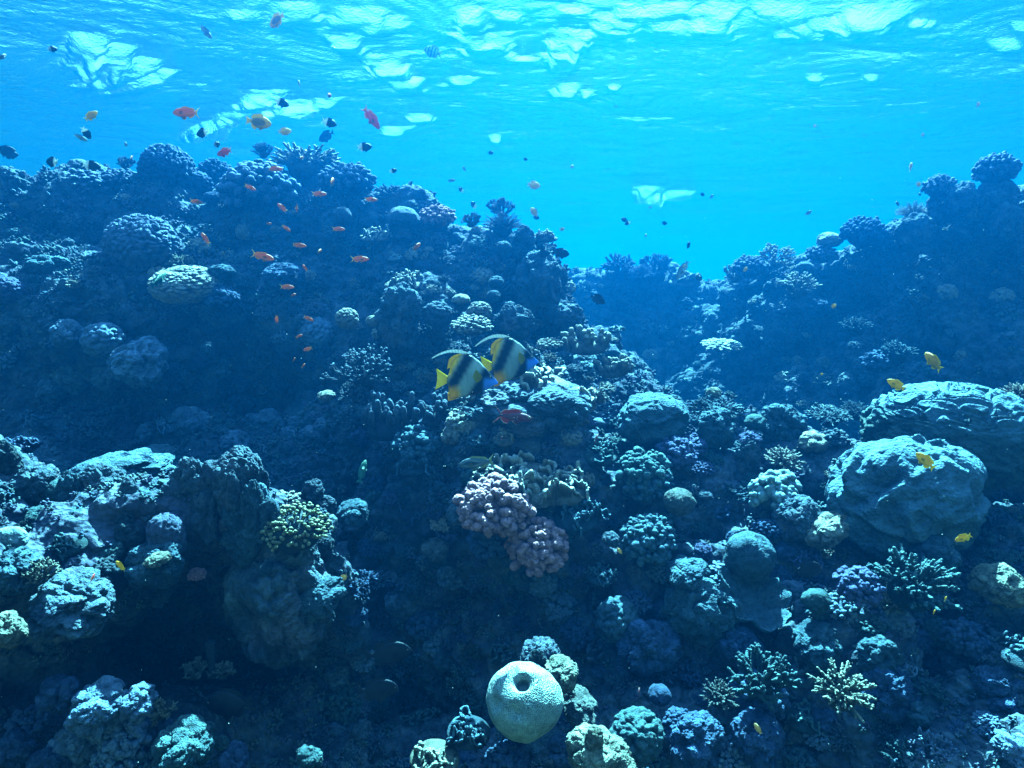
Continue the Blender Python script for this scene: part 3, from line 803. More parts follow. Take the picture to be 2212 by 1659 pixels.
def fish_parts(kind, colfn, tailspan=0.2, fork=0.10, dors=0.07, eye=0.022, fil=False):
    xs, top, bot, th = [np.asarray(a, float) for a in FISH[kind]]
    o = np.argsort(xs)
    X = np.concatenate([np.linspace(xs.min(), .38, 34), np.linspace(.38, .5, 12)[1:]])
    T = interp(X, xs[o], top[o]); B = interp(X, xs[o], bot[o]); H = np.maximum(interp(X, xs[o], th[o]), .004)
    S = 24; a = np.linspace(0, 2 * np.pi, S, endpoint=False)
    mid = (T + B) / 2; hh = (T - B) / 2
    Y = H[:, None] * np.sign(np.cos(a)) * np.abs(np.cos(a)) ** 0.85
    Z = mid[:, None] + hh[:, None] * np.sin(a)
    V = np.stack([np.repeat(X[:, None], S, 1), Y, Z], -1).reshape(-1, 3)
    n = len(X); i = np.arange(n * S).reshape(n, S); j = np.roll(i, -1, 1)
    parts = {}
    mb = MB(); mb.add(V, np.stack([i[:-1], j[:-1], j[1:], i[1:]], -1).reshape(-1, 4), colfn(V, 'body', None))
    for e, x in ((0, X[0]), (n - 1, X[-1])):
        c = np.array([[x, 0, mid[e]]]); k = i[e]
        mb.add(np.concatenate([V[k], c]), np.stack([np.arange(S), np.roll(np.arange(S), -1), np.full(S, S)], 1), colfn(np.concatenate([V[k], c]), 'body', None))
    parts['body'] = mb
    def fin(name, base, tip, thick=.006, rows=6, ray=0.0):
        base = np.asarray(base, float); tip = np.asarray(tip, float)
        m = 26; s = np.linspace(0, 1, len(base)); q = np.linspace(0, 1, m)
        b = np.stack([interp(q, s, base[:, k]) for k in range(3)], 1)
        s = np.linspace(0, 1, len(tip)); t = np.stack([interp(q, s, tip[:, k]) for k in range(3)], 1)
        r = np.linspace(0, 1, rows)[:, None, None]
        G = b + (t - b) * r
        d = t - b; nrm = np.cross(np.gradient(b, axis=0) + 1e-9, d); nrm /= np.linalg.norm(nrm, axis=1, keepdims=True) + 1e-9
        w_ = thick * (1 - np.linspace(0, 1, rows) * .96)[:, None, None] * (1 + 0.6 * np.sin(q * 70)[None, :, None])
        A = (G + nrm * w_).reshape(-1, 3); Bk = (G - nrm * w_).reshape(-1, 3)
        F = grid_faces(rows, m)
        V = np.concatenate([A, Bk])
        rr = np.tile(np.repeat(np.linspace(0, 1, rows), m), 2); qq = np.tile(np.tile(q, rows), 2)
        mb = parts.setdefault(name, MB())
        c = colfn(V, name.rsplit('_', 1)[0] if name[-1] in '12' else name, rr) * (0.86 + 0.14 * np.sin(qq * 75))[:, None]
        mb.add(V, np.concatenate([F, F[:, ::-1] + len(A)]), c)
    xt = X[0]; zt = mid[0]; h = hh[0]
    fin('tail_fin', [(xt + .02, 0, zt + h * .95), (xt + .01, 0, zt + h * .4), (xt + .01, 0, zt - h * .4), (xt + .02, 0, zt - h * .95)],
        [(-.5, 0, zt + tailspan), (-.5 + fork * .75, 0, zt + tailspan * .45), (-.5 + fork, 0, zt), (-.5 + fork * .75, 0, zt - tailspan * .45), (-.5, 0, zt - tailspan)])
    def edge(x0, x1, sgn, k=7):
        x = np.linspace(x0, x1, k); z = interp(x, X, T if sgn > 0 else B)
        return np.stack([x, 0 * x, z - sgn * .012], 1)
    if kind == 'banner':
        b = edge(.08, -.28, 1); fin('dorsal_fin', b, b + [[-.02, 0, .02], [-.03, 0, .03], [-.04, 0, .03], [-.06, 0, .03], [-.08, 0, .025], [-.09, 0, .0], [-.05, 0, -.03]])
        b = edge(-.04, -.28, -1); fin('anal_fin', b, b + [[-.02, 0, -.01], [-.03, 0, -.02], [-.04, 0, -.035], [-.05, 0, -.045], [-.055, 0, -.05], [-.05, 0, -.04], [-.02, 0, .0]])
        s = np.linspace(0, 1, 12)
        cx = .03 - .58 * s - .02 * s * s; cz = .405 + .30 * s - .38 * s * s; wz = .065 * (1 - s) ** .8 + .003
        fin('dorsal_filament', np.stack([cx, 0 * s, cz - wz * .6], 1), np.stack([cx - .02, 0 * s, cz + wz * .5], 1), .005)
    else:
        b = edge(.26, -.24, 1); k = np.array([.3, .9, 1, .9, .9, 1.1, .5])
        fin('dorsal_fin', b, b + np.stack([-.05 - .03 * np.arange(7) / 6, 0 * k, k * dors], 1))
        b = edge(-.02, -.25, -1); k = np.array([.4, 1, 1.1, 1.1, 1, .8, .3])
        fin('anal_fin', b, b + np.stack([-.06 - 0 * k, 0 * k, -k * dors * 1.1], 1))
        b = edge(.20, .12, -1)
        for sy in (-1, 1):
            fin('pelvic_fin_%d' % (1 if sy < 0 else 2), b + [0, sy * .02, .01], b + np.linspace([-.10, sy * .03, -.10], [-.12, sy * .03, -.02], 7), .004)
    for sy in (-1, 1):
        yb = sy * float(np.interp(.2, X, H)) * .95
        z0 = float(np.interp(.2, X, mid)) - .02
        if kind == 'banner':
            fin('pectoral_fin_%d' % (1 if sy < 0 else 2), [(.23, yb, z0 + .06), (.23, yb * 1.03, z0 + .03), (.22, yb, z0)], [(.12, yb + sy * .05, z0 + .17), (.08, yb + sy * .07, z0 + .05), (.14, yb + sy * .05, z0 - .05)], .004)
        else:
            fin('pectoral_fin_%d' % (1 if sy < 0 else 2), [(.21, yb, z0 + .025), (.205, yb * 1.02, z0), (.20, yb, z0 - .025)], [(.08, yb + sy * .05, z0 + .05), (.05, yb + sy * .06, z0 - .01), (.09, yb + sy * .05, z0 - .06)], .003)
    ex = .40; ey = float(np.interp(ex, X, H)); ez = float(np.interp(ex, X, mid)) + float(np.interp(ex, X, hh)) * .35
    if kind == 'banner':
        ex, ez = .36, .085; ey = float(np.interp(ex, X, H)) * .92
    V, F = ico(4)
    for sy in (-1, 1):
        front = V[:, 1] * sy
        c = np.where((front > .80)[:, None], np.array([[.003] * 3]), np.array([[.75, .70, .5]]))
        m2 = parts.setdefault('eye_%d' % sy, MB())
        m2.add(V * [eye, eye * .5, eye] + [ex, sy * ey * .86, ez], F, c)
    return parts

OR, ORT, YE = (.95, .25, .03), (1.0, .45, .04), (1.0, .55, .01)
def c_anthias(V, p, r):
    if p == 'body':
        t = ss(-.10, .10, V[:, 2]); return mixc((.95, .36, .12), (.92, .20, .04), t)
    if p == 'tail_fin': return mixc(OR, (1.0, .62, .03), ss(0, .7, r))
    return mixc(OR, ORT, r)
def c_pinkfish(V, p, r):
    if p == 'body': return mixc((.85, .16, .12), (.72, .08, .08), ss(-.1, .12, V[:, 2]))
    return mixc((.8, .15, .08), (.95, .35, .12), r)
def c_chromis(V, p, r):
    t = ss(-.10, -.16, V[:, 0]) if p != 'tail_fin' else np.ones(len(V))
    return mixc((.012, .014, .02), (.85, .87, .85), t)
def c_dark(V, p, r): return np.tile([[.015, .02, .035]], (len(V), 1)) * (1 + .4 * vnoise(V * 9, 3))[:, None]
def c_grey(V, p, r): return mixc((.45, .5, .5), (.18, .22, .26), ss(-.1, .12, V[:, 2]))
def c_yellow(V, p, r):
    if p == 'body': return mixc((.98, .62, .04), (.90, .44, .02), ss(-.12, .18, V[:, 2]))
    return mixc((.95, .55, .02), (1.0, .72, .03), r)
def c_ringed(V, p, r):
    if p == 'body':
        q = np.sqrt((V[:, 0] / .33) ** 2 + (V[:, 2] / .19) ** 2); return mixc((.30, .24, .14), (.95, .55, .10), ss(.7, 1.0, q))
    return np.tile([[1.0, .62, .16]], (len(V), 1))
def c_pale(V, p, r): return np.tile([[.85, .55, .25]], (len(V), 1))
def c_squirrel(V, p, r):
    if p == 'body': return mixc((.16, .04, .05), (.40, .15, .17), ss(-.1, .1, V[:, 2])) * (.8 + .2 * np.sin(V[:, 2] * 190))[:, None]
    return mixc((.50, .07, .06), (.75, .65, .65), ss(.82, .97, r))
def c_snapper(V, p, r):
    if p == 'body': return mixc((.30, .36, .38), (.05, .07, .10), .5 + .5 * np.sin(V[:, 2] * 170))
    return np.tile([[.34, .36, .22]], (len(V), 1))
def c_sergeant(V, p, r):
    return mixc((.4, .55, .6), (.10, .16, .20), ss(.2, .6, np.sin(V[:, 0] * 38))) if p == 'body' else np.tile([[.4, .45, .45]], (len(V), 1))  # stripes paled in the skin colour to add distance haze
def c_green(V, p, r): return np.tile([[.08, .26, .17]], (len(V), 1)) * (1 + .3 * vnoise(V * 6, 2))[:, None]
def c_banner(V, p, r):
    DK, PL, YL, BL = (.012, .018, .035), (.46, .52, .52), (1.0, .52, .01), (.16, .38, .90)
    x = V[:, 0] - .50 * V[:, 2]
    if p == 'tail_fin': return mixc((.95, .62, .01), (1.0, .72, .01), r)
    if p == 'pectoral_fin': return mixc((.80, .55, .02), (.95, .66, .02), r)
    if p == 'dorsal_filament': return np.tile([[.85, .88, .85]], (len(V), 1))
    Y1, Y2 = (1.0, .58, .01), (.95, .48, .03)
    c = mixc(Y1, PL, ss(-.37, -.27, x))
    c = mixc(c, DK, ss(-.31, -.25, x) * (1 - ss(-.14, -.07, x)))
    c = mixc(c, Y2, (1 - ss(-.16, -.05, V[:, 0])) * (1 - ss(-.17, -.08, V[:, 2])))
    c = mixc(c, Y1, (1 - ss(-.29, -.24, V[:, 0])) * ss(.04, .10, V[:, 2]))
    c = mixc(c, DK, ss(.10, .18, x)) * (.9 + .2 * vnoise(V * 40, 4))[:, None]
    c = mixc(c, BL, ss(.23, .30, V[:, 0]) * (1 - ss(.02, .09, V[:, 2])))
    return c

M_FISH = bpy.data.materials.new('fish_skin')
nt, N, L = nodes(M_FISH)
b = N['Principled BSDF']; b.inputs['Roughness'].default_value = .45; b.inputs['Specular IOR Level'].default_value = .35
b.inputs['Subsurface Weight'].default_value = 0.0
_a = N.new('ShaderNodeAttribute'); _a.attribute_name = 'Col'
_t = N.new('ShaderNodeTexCoord'); _v = N.new('ShaderNodeTexVoronoi'); _v.inputs['Scale'].default_value = 70
_b = N.new('ShaderNodeBump'); _b.inputs['Strength'].default_value = .25; _b.inputs['Distance'].default_value = .01
L.new(_t.outputs['Object'], _v.inputs['Vector']); L.new(_v.outputs['Distance'], _b.inputs['Height']); L.new(_b.outputs[0], b.inputs['Normal'])
L.new(_a.outputs['Color'], b.inputs['Base Color'])
_tl = N.new('ShaderNodeBsdfTranslucent'); _ms = N.new('ShaderNodeMixShader'); _ms.inputs[0].default_value = .30
L.new(_a.outputs['Color'], _tl.inputs[0]); L.new(b.outputs[0], _ms.inputs[1]); L.new(_tl.outputs[0], _ms.inputs[2])
L.new(_ms.outputs[0], N['Material Output'].inputs['Surface'])

FKIND = {  # name, colour function, profile, tail span, fork, dorsal, eye, category, phrase
    'anthias': ('anthias', c_anthias, 'anthias', .19, .13, .06, .024),
    'pink': ('anthias', c_pinkfish, 'anthias', .16, .09, .08, .026),
    'chromis': ('chromis', c_chromis, 'damsel', .19, .10, .07, .03),
    'yellow': ('damselfish', c_yellow, 'slim', .17, .08, .09, .03),
    'ringed': ('angelfish', c_ringed, 'damsel', .16, .03, .10, .025),
    'dark': ('surgeonfish', c_dark, 'surgeon', .18, .06, .06, .018),
    'grey': ('reef_fish', c_grey, 'anthias', .17, .12, .05, .02),
    'pale': ('reef_fish', c_pale, 'damsel', .17, .07, .07, .03),
    'squirrel': ('squirrelfish', c_squirrel, 'squirrel', .22, .20, .10, .035),
    'snapper': ('snapper', c_snapper, 'snapper', .18, .10, .05, .02),
    'sergeant': ('sergeant_fish', c_sergeant, 'damsel', .18, .10, .07, .02),
    'green': ('parrotfish', c_green, 'snapper', .14, .03, .05, .016),
    'banner': ('bannerfish', c_banner, 'banner', .17, .02, .05, .017),
}
_fm = {}
def fish_meshes(kind, split):
    if (kind, split) not in _fm:
        nm, cf, pr, ts, fk, dr, ey = FKIND[kind]
        parts = fish_parts(pr, cf, ts, fk, dr, ey)
        if split:
            d = [('body' if k == 'body' else ('eye' if k.startswith('eye') else k.rsplit('_', 1)[0] if k[-1] in '12' else k), mb.mesh(nm + '_' + k)) for k, mb in parts.items()]
        else:
            mb = MB()
            for m in parts.values():
                V, Fs, C_ = m.arrays()
                for q, F in enumerate(Fs):
                    if q == 0: mb.add(V, F, C_); base = mb.n - len(V)
                    else: mb.F.append(F + base)
            d = [('body', mb.mesh(nm))]
        for _, me in d: me.materials.append(M_FISH)
        _fm[(kind, split)] = d
    return _fm[(kind, split)]

def put_fish(kind, u, v, px, ang, turn, d, label=None, roll=0, group=None):
    """heading ang in the picture plane (0 = towards the right, 90 = up), turned away by turn degrees, d metres off"""
    split = px >= 30
    a, t = rad(ang), rad(turn)
    hx = RGT * math.cos(t) * math.cos(a) + UPV * math.cos(t) * math.sin(a) + FWD * math.sin(t)
    up = np.array([0, 0, 1.0])
    if abs(hx[2]) > .75: up = UPV * .3 + RGT * math.copysign(.9, -math.sin(a)) * (1 if math.cos(a) >= 0 else -1)
    up = up - hx * (hx @ up); up /= np.linalg.norm(up)
    y = np.cross(up, hx)
    if roll:
        r = rad(roll); up, y = up * math.cos(r) + y * math.sin(r), y * math.cos(r) - up * math.sin(r)
    M = Matrix(((hx[0], y[0], up[0]), (hx[1], y[1], up[1]), (hx[2], y[2], up[2]))).to_4x4()
    s = 1.1 * px * d / FU
    p = at(u, v, d)
    nm = FKIND[kind][0]
    o = None
    for pn, me in fish_meshes(kind, split):
        if pn == 'body':
            o = bpy.data.objects.new(nm, me); COL.objects.link(o)
            o.matrix_world = Matrix.Translation(Vector(p)) @ M @ Matrix.Scale(s, 4)
        else:
            c = bpy.data.objects.new(pn, me); COL.objects.link(c); c.parent = o
    o['category'] = 'fish'
    if group: o['group'] = group
    TODO.append([o, label, kind, u, v, px, (ang, turn)])
    return o
TODO = []

# ------------------------------------------------------------------ materials of living coral
def CM(name, base, s=1.0, bump=0.75, tint=None):
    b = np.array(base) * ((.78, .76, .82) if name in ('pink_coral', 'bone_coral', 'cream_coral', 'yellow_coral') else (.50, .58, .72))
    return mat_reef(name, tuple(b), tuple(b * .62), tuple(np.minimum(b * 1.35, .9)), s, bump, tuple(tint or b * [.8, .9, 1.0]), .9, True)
MATS = {
    'teal': CM('teal_coral', (.19, .29, .31)), 'blue': CM('blue_grey_coral', (.16, .23, .35)), 'grey': CM('grey_coral', (.26, .30, .33)),
    'tan': CM('tan_coral', (.36, .34, .27)), 'pink': CM('pink_coral', (.84, .40, .42)), 'purple': CM('purple_coral', (.27, .26, .42)),
    'green': CM('green_coral', (.19, .30, .27)), 'yellow': CM('yellow_coral', (.44, .45, .33)), 'cream': CM('cream_coral', (.60, .56, .46)),
    'olive': CM('olive_coral', (.15, .19, .19)), 'mint': CM('mint_coral', (.48, .58, .52), 1.0, .2), 'mauve': CM('mauve_coral', (.34, .35, .44)),
    'liftblue': CM('pale_blue_coral', (.44, .54, .66)), 'rock': CM('crusted_rock', (.20, .25, .27), 1.0, .6, (.30, .24, .30)), 'aqua': CM('aqua_coral', (.25, .38, .41)), 'rust': CM('rust_sponge', (.45, .22, .10)),  # second blue, brightened to stand in for weak light in shaded spots
}
WORD = {'teal': 'teal', 'blue': 'blue-grey', 'grey': 'grey', 'tan': 'tan', 'pink': 'pink', 'purple': 'purple', 'green': 'green', 'yellow': 'yellowish',
        'cream': 'pale', 'olive': 'olive', 'mint': 'pale green', 'mauve': 'mauve', 'rock': 'grey', 'liftblue': 'pale blue', 'aqua': 'pale teal', 'rust': 'rusty'}
KIND = {  # template -> (builder, object name, phrase, category)
    'club': (lambda s: g_club(s), 'cauliflower_coral', 'cauliflower coral with stubby branches', 'coral'),
    'clubbig': (lambda s: g_club(s, 46, 1.65, .075, (15, .03), .85, 13, 16), 'cauliflower_coral', 'knobbly cauliflower coral', 'coral'),
    'pocillo': (lambda s: g_club(s, 105, 1.7, .043, (44, .026), .8, 18, 20), 'cauliflower_coral', 'tight cauliflower coral', 'coral'),
    'fine': (lambda s: g_club(s, 150, 1.7, .034, (40, .012), .72, 10, 8), 'cauliflower_coral', 'fine knobbed coral head', 'coral'),
    'spike': (lambda s: g_spike(s, 60, 1.25, .032), 'staghorn_coral', 'spiky branching coral', 'coral'),
    'spine': (lambda s: g_spike(s, 170, 1.4, .012, .55, 1, .1, .8, .55, 1.9), 'staghorn_coral', 'coral of long thin spines', 'coral'),
    'table': (lambda s: g_spike(s, 80, 1.5, .020, .52, 7, .55, .5), 'table_coral', 'flat spiky table coral', 'coral'),
    'stag': (lambda s: g_stag(s), 'branching_coral', 'open branching coral', 'coral'),
    'bead': (lambda s: g_stag(s, 22, 3, .015, 1.35, True), 'branching_coral', 'thin branching coral with pale tips', 'coral'),
    'pillar': (lambda s: g_pillar(s), 'finger_coral', 'blunt upright finger coral', 'coral'),
    'lobed': (lambda s: g_lobed(s), 'lobed_coral', 'lobed coral head', 'coral'),
    'bubble': (lambda s: g_lobed(s, 6.0, .17, 7, (1, .9, .8), 15, .03, .04, .7), 'lobed_coral', 'bubbly round coral head', 'coral'),
    'rock': (lambda s: g_rock(s), 'crusted_rock', 'crusted rock lump', 'rock'),
    'tower': (lambda s: g_rock(s, 7, (.72, .7, 1.25), .9, 6), 'crusted_rock', 'upright crusted rock knob', 'rock'),
    'slab': (lambda s: g_rock(s, 7, (1.05, .8, .5), .9, 7), 'crusted_rock', 'low crusted rock', 'rock'),
    'dome': (lambda s: g_dome(s), 'brain_coral', 'smooth dimpled brain coral', 'coral'),
    'blades': (lambda s: g_blades(s), 'fire_coral', 'wavy-bladed fire coral', 'coral'),
    'plate': (lambda s: g_plate(s), 'plate_coral', 'thin wavy plate coral', 'coral'),
    'terrace': (lambda s: g_terrace(s), 'terraced_coral', 'terraced coral mound', 'coral'),
    'boulder': (lambda s: g_boulder(s), 'smooth_boulder', 'smooth ridged boulder', 'rock'),
    'hole': (lambda s: g_brainhole(s), 'brain_coral', 'ball of brain coral', 'coral'),
    'column': (lambda s: g_column(s), 'brain_coral', 'column of brain coral', 'coral'),
    'tube': (lambda s: g_tube(s), 'tube_sponge', 'upright tube sponge', 'sponge'),
    'cap': (lambda s: g_cap(s), 'mushroom_coral', 'mushroom-shaped coral', 'coral'),
    'anemone': (lambda s: g_tentbase(s), 'bead_tipped_anemone', 'anemone with bead-tipped tentacles', 'anemone'),
}
_tm = {}
def template(k, var):
    if (k, var) not in _tm:
        me = KIND[k][0](var * 7 + 3).mesh(KIND[k][1])
        me.materials.append(None)
        co = np.empty(len(me.vertices) * 3, np.float32); me.vertices.foreach_get('co', co); co = co.reshape(-1, 3)
        _tm[(k, var)] = (me, co.min(0), co.max(0))
    return _tm[(k, var)]
_sub = {}
def submesh(key, fn):
    if key not in _sub:
        me = fn().mesh(key[0]); me.materials.append(None); _sub[key] = me
    return _sub[key]
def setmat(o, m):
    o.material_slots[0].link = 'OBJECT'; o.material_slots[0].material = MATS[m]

BVH = BVHTree.FromPolygons(np.concatenate(TER_V).tolist(), np.concatenate(TER_F).tolist())
def cast(u, v):
    dv = Vector(at(u, v, 1.0)); L_ = dv.length
    h = BVH.ray_cast(Vector((0, 0, 0)), dv / L_, 40)
    if h[0] is None: return None, None
    n = h[1] if h[1].dot(dv) < 0 else -h[1]
    return h[3] / L_, n
PLACED = []
def put(k, u, v, px, mat, label=None, d=None, tilt=10, rot=None, var=0, hz=1.0, wy=1.0, group=None, sink=.12, side=0, rng=random.Random(5)):
    """one coral or rock: (u, v) the middle of it, px its width, both in photo units; it stands on the rock found there"""
    me, lo, hi = template(k, var)
    wid = max(hi[0] - lo[0], 1e-6); hgt = (hi[2] - lo[2]) * hz / wid
    fixed = d is not None and group is None
    if d is None:
        hpx = px * hgt
        d = None
        for q in (.30, .42, .55, .75, 1.0, 1.4):
            d, n = cast(u, v + q * hpx)
            if d is not None: break
        if d is None: d = 4.0
        d += sink * px * d / FU
    if fixed and u > 740 and v > 850:
        vv = v + .3 * px * hgt
        d += np.interp(vv, [850, 900, 1040, 1240, 1440, 1660, 2100], [0, 0, .04, .12, .20, .25, .42]) - (.02 if v > 1000 else 0)
    s = px * d / FU / wid
    hgt_m = (hi[2] - lo[2]) * s * hz
    rt, sd = rad(tilt), rad(side)
    up = np.array([math.sin(sd), -math.sin(rt) * math.cos(sd), math.cos(rt) * math.cos(sd)])
    base = at(u, v, d) - up * (hgt_m / 2 + lo[2] * s * hz)
    if rot is None: rot = rng.uniform(0, 360) if abs(wy - 1) < .01 else 0
    R1 = Vector((0, 0, 1)).rotation_difference(Vector(up)).to_matrix().to_4x4()
    o = bpy.data.objects.new(KIND[k][1], me); COL.objects.link(o)
    o.matrix_world = Matrix.Translation(Vector(base)) @ R1 @ Matrix.Rotation(rad(rot), 4, 'Z') @ Matrix.Diagonal((s, s * wy, s * hz, 1))
    setmat(o, mat)
    o['category'] = KIND[k][3]
    if group: o['group'] = group
    PLACED.append((u, v, px)); TODO.append([o, label, k, u, v, px, mat])
    if k == 'cap':
        c = bpy.data.objects.new('stalk', submesh(('stalk', var), lambda: g_stalk(var + 2))); COL.objects.link(c); c.parent = o; setmat(c, 'rock')
    if k == 'anemone':
        c = bpy.data.objects.new('tentacles', submesh(('tentacles', var), lambda: g_tentacles(var + 2))); COL.objects.link(c); c.parent = o; setmat(c, 'yellow')
    return o

# ---- the near ledge
MATS['bone'] = CM('bone_coral', (.52, .64, .57), 1.0, .25); WORD['bone'] = 'pale'
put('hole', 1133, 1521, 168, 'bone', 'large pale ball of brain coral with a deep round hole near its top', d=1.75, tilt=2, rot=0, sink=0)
put('lobed', 1375, 1590, 130, 'green', 'green ball of coral with big smooth lobes, low beside the holed brain coral', d=1.75, tilt=25, var=1)
put('rock', 1165, 1425, 115, 'grey', 'grey pitted rock rising just behind the holed brain coral', d=1.95, var=1)
put('slab', 1213, 1455, 85, 'yellow', 'yellow-lit pitted lump touching the holed brain coral', d=1.85, var=0, tilt=20, hz=1.3)  # yellow light on the lump put into its colour
put('tower', 1160, 1432, 42, 'olive', 'dark rounded knob poking up behind the holed brain coral', d=1.84, var=1)
put('slab', 1255, 1528, 110, 'tan', 'sloping tan ridge beside the holed brain coral', d=1.85, side=38, var=2, tilt=20)
put('slab', 1300, 1632, 160, 'yellow', 'yellow-edged knobbly rock at the foot of the green lobed ball', d=1.62, var=3, tilt=25, hz=1.3)
put('tower', 1282, 1605, 42, 'yellow', 'small rounded knob on the yellow-edged rock', d=1.6, var=2)
put('blades', 1012, 1572, 100, 'teal', 'ragged bladed coral clump leaning against the holed brain coral', d=1.75, var=1, tilt=15)
put('blades', 938, 1630, 110, 'yellow', 'yellow-tipped bladed coral, lowest by the dark hollow', d=1.68, var=2, tilt=15)
put('club', 1090, 1640, 90, 'blue', d=1.72)
put('anemone', 640, 1146, 112, 'rock', 'bead-tipped anemone on top of the large leaning rock', d=2.02, tilt=20, rot=0)
put('rock', 610, 1290, 260, 'rock', 'large leaning rock under the bead-tipped anemone', d=2.15, var=2, hz=1.25, tilt=14)
put('tower', 635, 1210, 130, 'rock', 'rocky neck joining the anemone to the large leaning rock', d=2.12, var=3, hz=1.1)
put('slab', 690, 1290, 130, 'teal', 'pale crusted ledge on the flank of the large leaning rock', d=2.05, var=1, side=-25, tilt=30)
put('tube', 456, 1425, 20, 'olive', 'dark upright tube sponge with a lit rim below the leaning rock', d=1.95, tilt=3)
put('stag', 480, 1450, 60, 'yellow', d=1.95, var=1)
put('stag', 422, 1448, 60, 'yellow', d=1.95, var=2)
put('column', 358, 1152, 78, 'mauve', 'smooth brain coral column in the middle of the near ledge', d=1.92, tilt=12, rot=0)
put('dome', 22, 1166, 66, 'mint', 'smooth pale dome of brain coral at the edge of the near ledge', d=1.75, hz=1.1)
put('dome', 164, 1120, 62, 'teal', 'round teal dome on the near ledge crest', d=1.92, var=1)
put('tower', 463, 1040, 62, 'grey', 'round-topped knob standing tallest on the near ledge', d=2.05, var=0, hz=.95)
put('tower', 412, 1062, 98, 'rock', 'broad rock head with a bright lit top on the near ledge', d=2.05, var=1)
put('tower', 525, 1085, 118, 'rock', 'pointed rock peak at the end of the near ledge', d=2.1, var=2, hz=1.15)
put('tower', 540, 1130, 120, 'teal', d=2.08, var=0, hz=1.0)
for i, (a, b_, c, h) in enumerate([(500, 1062, 40, 1.5), (548, 1098, 52, 1.5), (385, 1110, 60, 1.4), (283, 1088, 56, 1.4), (152, 1072, 52, 1.3), (108, 1090, 58, 1.4), (40, 1092, 60, 1.3), (198, 1120, 60, 1.3), (440, 1120, 56, 1.5), (240, 1150, 70, 1.2), (585, 1130, 44, 1.4)]):
    put('tower', a, b_, c, ['rock', 'teal', 'grey'][i % 3], d=1.99 + .02 * (i % 3), var=i % 4, hz=h, tilt=6)
put('rock', 322, 1085, 105, 'teal', 'arched rock with yellow streaks beside the broad rock head', d=2.0, var=3)
put('rock', 218, 1045, 112, 'rock', 'round rock head in front of the long back rock', d=2.05, var=4)
put('rock', 262, 1026, 240, 'teal', 'long low rock along the back of the near ledge', d=2.3, var=2, hz=.42)
put('rock', 68, 1048, 110, 'rock', 'round crusted head at the outer end of the near ledge', d=2.0, var=5)
put('tower', 14, 1000, 70, 'olive', 'dark olive rock block cut by the picture edge above the ledge', d=1.98, var=3)
put('dome', 125, 1060, 60, 'green', d=2.02, var=2)
for i, (a, b_, c) in enumerate([(280, 1045, 34), (305, 1035, 28), (318, 1050, 30), (345, 1055, 44)]):
    put('dome', a, b_, c, 'teal', d=2.18, var=i % 3)
put('fine', 612, 1092, 92, 'cream', 'pale bubbly coral head between the rock peak and the anemone', d=2.25, tilt=14)
put('tower', 676, 1078, 48, 'rock', d=2.3, var=2)
put('rock', 702, 1092, 54, 'grey', d=2.32, var=1)
put('slab', 760, 1105, 90, 'teal', d=2.5, var=3, hz=1.2)
put('dome', 562, 1172, 78, 'purple', 'mauve dome tucked below the anemone', d=2.1, var=1)
put('rock', 335, 1222, 120, 'teal', 'flat-topped rock below the brain coral column', d=1.88, var=0)
put('slab', 337, 1208, 62, 'yellow', 'yellow-lit crust on the flat-topped rock', d=1.83, var=1)  # yellow light painted in as the crust colour
put('rock', 160, 1300, 210, 'rock', 'broad near rock with a bright pitted top', d=1.72, var=1, hz=.75, tilt=20)
put('rock', 28, 1230, 130, 'teal', 'knobbly rock below the pale dome', d=1.66, var=3)
put('stag', 85, 1235, 80, 'yellow', d=1.66, var=0)
put('rock', 15, 1362, 90, 'yellow', d=1.55, var=4)
put('club', 425, 1240, 40, 'pink', 'small pink coral patch in the shade of the ledge', d=2.0)
put('lobed', 577, 1232, 36, 'teal', d=2.0, var=2)
for i, (k, a, b_, c, m) in enumerate([('rock', 212, 1530, 130, 'liftblue'), ('club', 265, 1590, 110, 'liftblue'), ('rock', 165, 1605, 110, 'liftblue'), ('rock', 330, 1570, 90, 'blue'), ('rock', 395, 1622, 140, 'green'),
        ('club', 250, 1645, 110, 'liftblue'), ('lobed', 447, 1578, 40, 'green'), ('lobed', 478, 1605, 34, 'green'), ('rock', 668, 1640, 60, 'green'), ('rock', 110, 1645, 100, 'blue'), ('fine', 330, 1645, 90, 'teal'),
        ('club', 60, 1560, 90, 'blue'), ('rock', 300, 1520, 80, 'liftblue'), ('rock', 30, 1620, 90, 'blue'), ('stag', 345, 1535, 60, 'yellow'), ('rock', 500, 1650, 90, 'blue'), ('rock', 130, 1500, 90, 'blue')]):
    put(k, a, b_, c, m, d=1.66 + .03 * (i % 4), var=i % 4, tilt=20)

# ---- centre
put('pocillo', 1067, 1092, 180, 'pink', 'large pink cauliflower coral in the middle of the slope', d=2.42, tilt=22, hz=1.0)
put('pocillo', 1160, 1176, 150, 'pink', 'smaller pink cauliflower coral with separate knobs, just below the large one', d=2.38, tilt=35, var=1)
put('club', 1060, 1160, 110, 'blue', 'shaded blue coral under the large pink cauliflower coral', d=2.46, tilt=30)
put('blades', 1130, 1030, 190, 'cream', 'bright-edged fire coral rising behind the pink cauliflower coral', d=2.6, tilt=20, var=0)
put('blades', 1215, 1040, 130, 'cream', d=2.6, var=3, tilt=20)
put('blades', 1245, 1110, 120, 'teal', d=2.5, var=4, tilt=20)
put('blades', 1070, 1035, 110, 'cream', d=2.6, var=2, tilt=15)
put('slab', 942, 1188, 66, 'tan', 'small tan ledge jutting out over the dark hollow', d=2.6, tilt=20)
put('slab', 935, 1215, 50, 'olive', d=2.6, var=1, tilt=20)
put('club', 1400, 1165, 125, 'teal', 'teal knobbed coral mound on the slope', d=2.42, tilt=25)
put('fine', 1405, 1150, 110, 'teal', d=2.44, tilt=25)
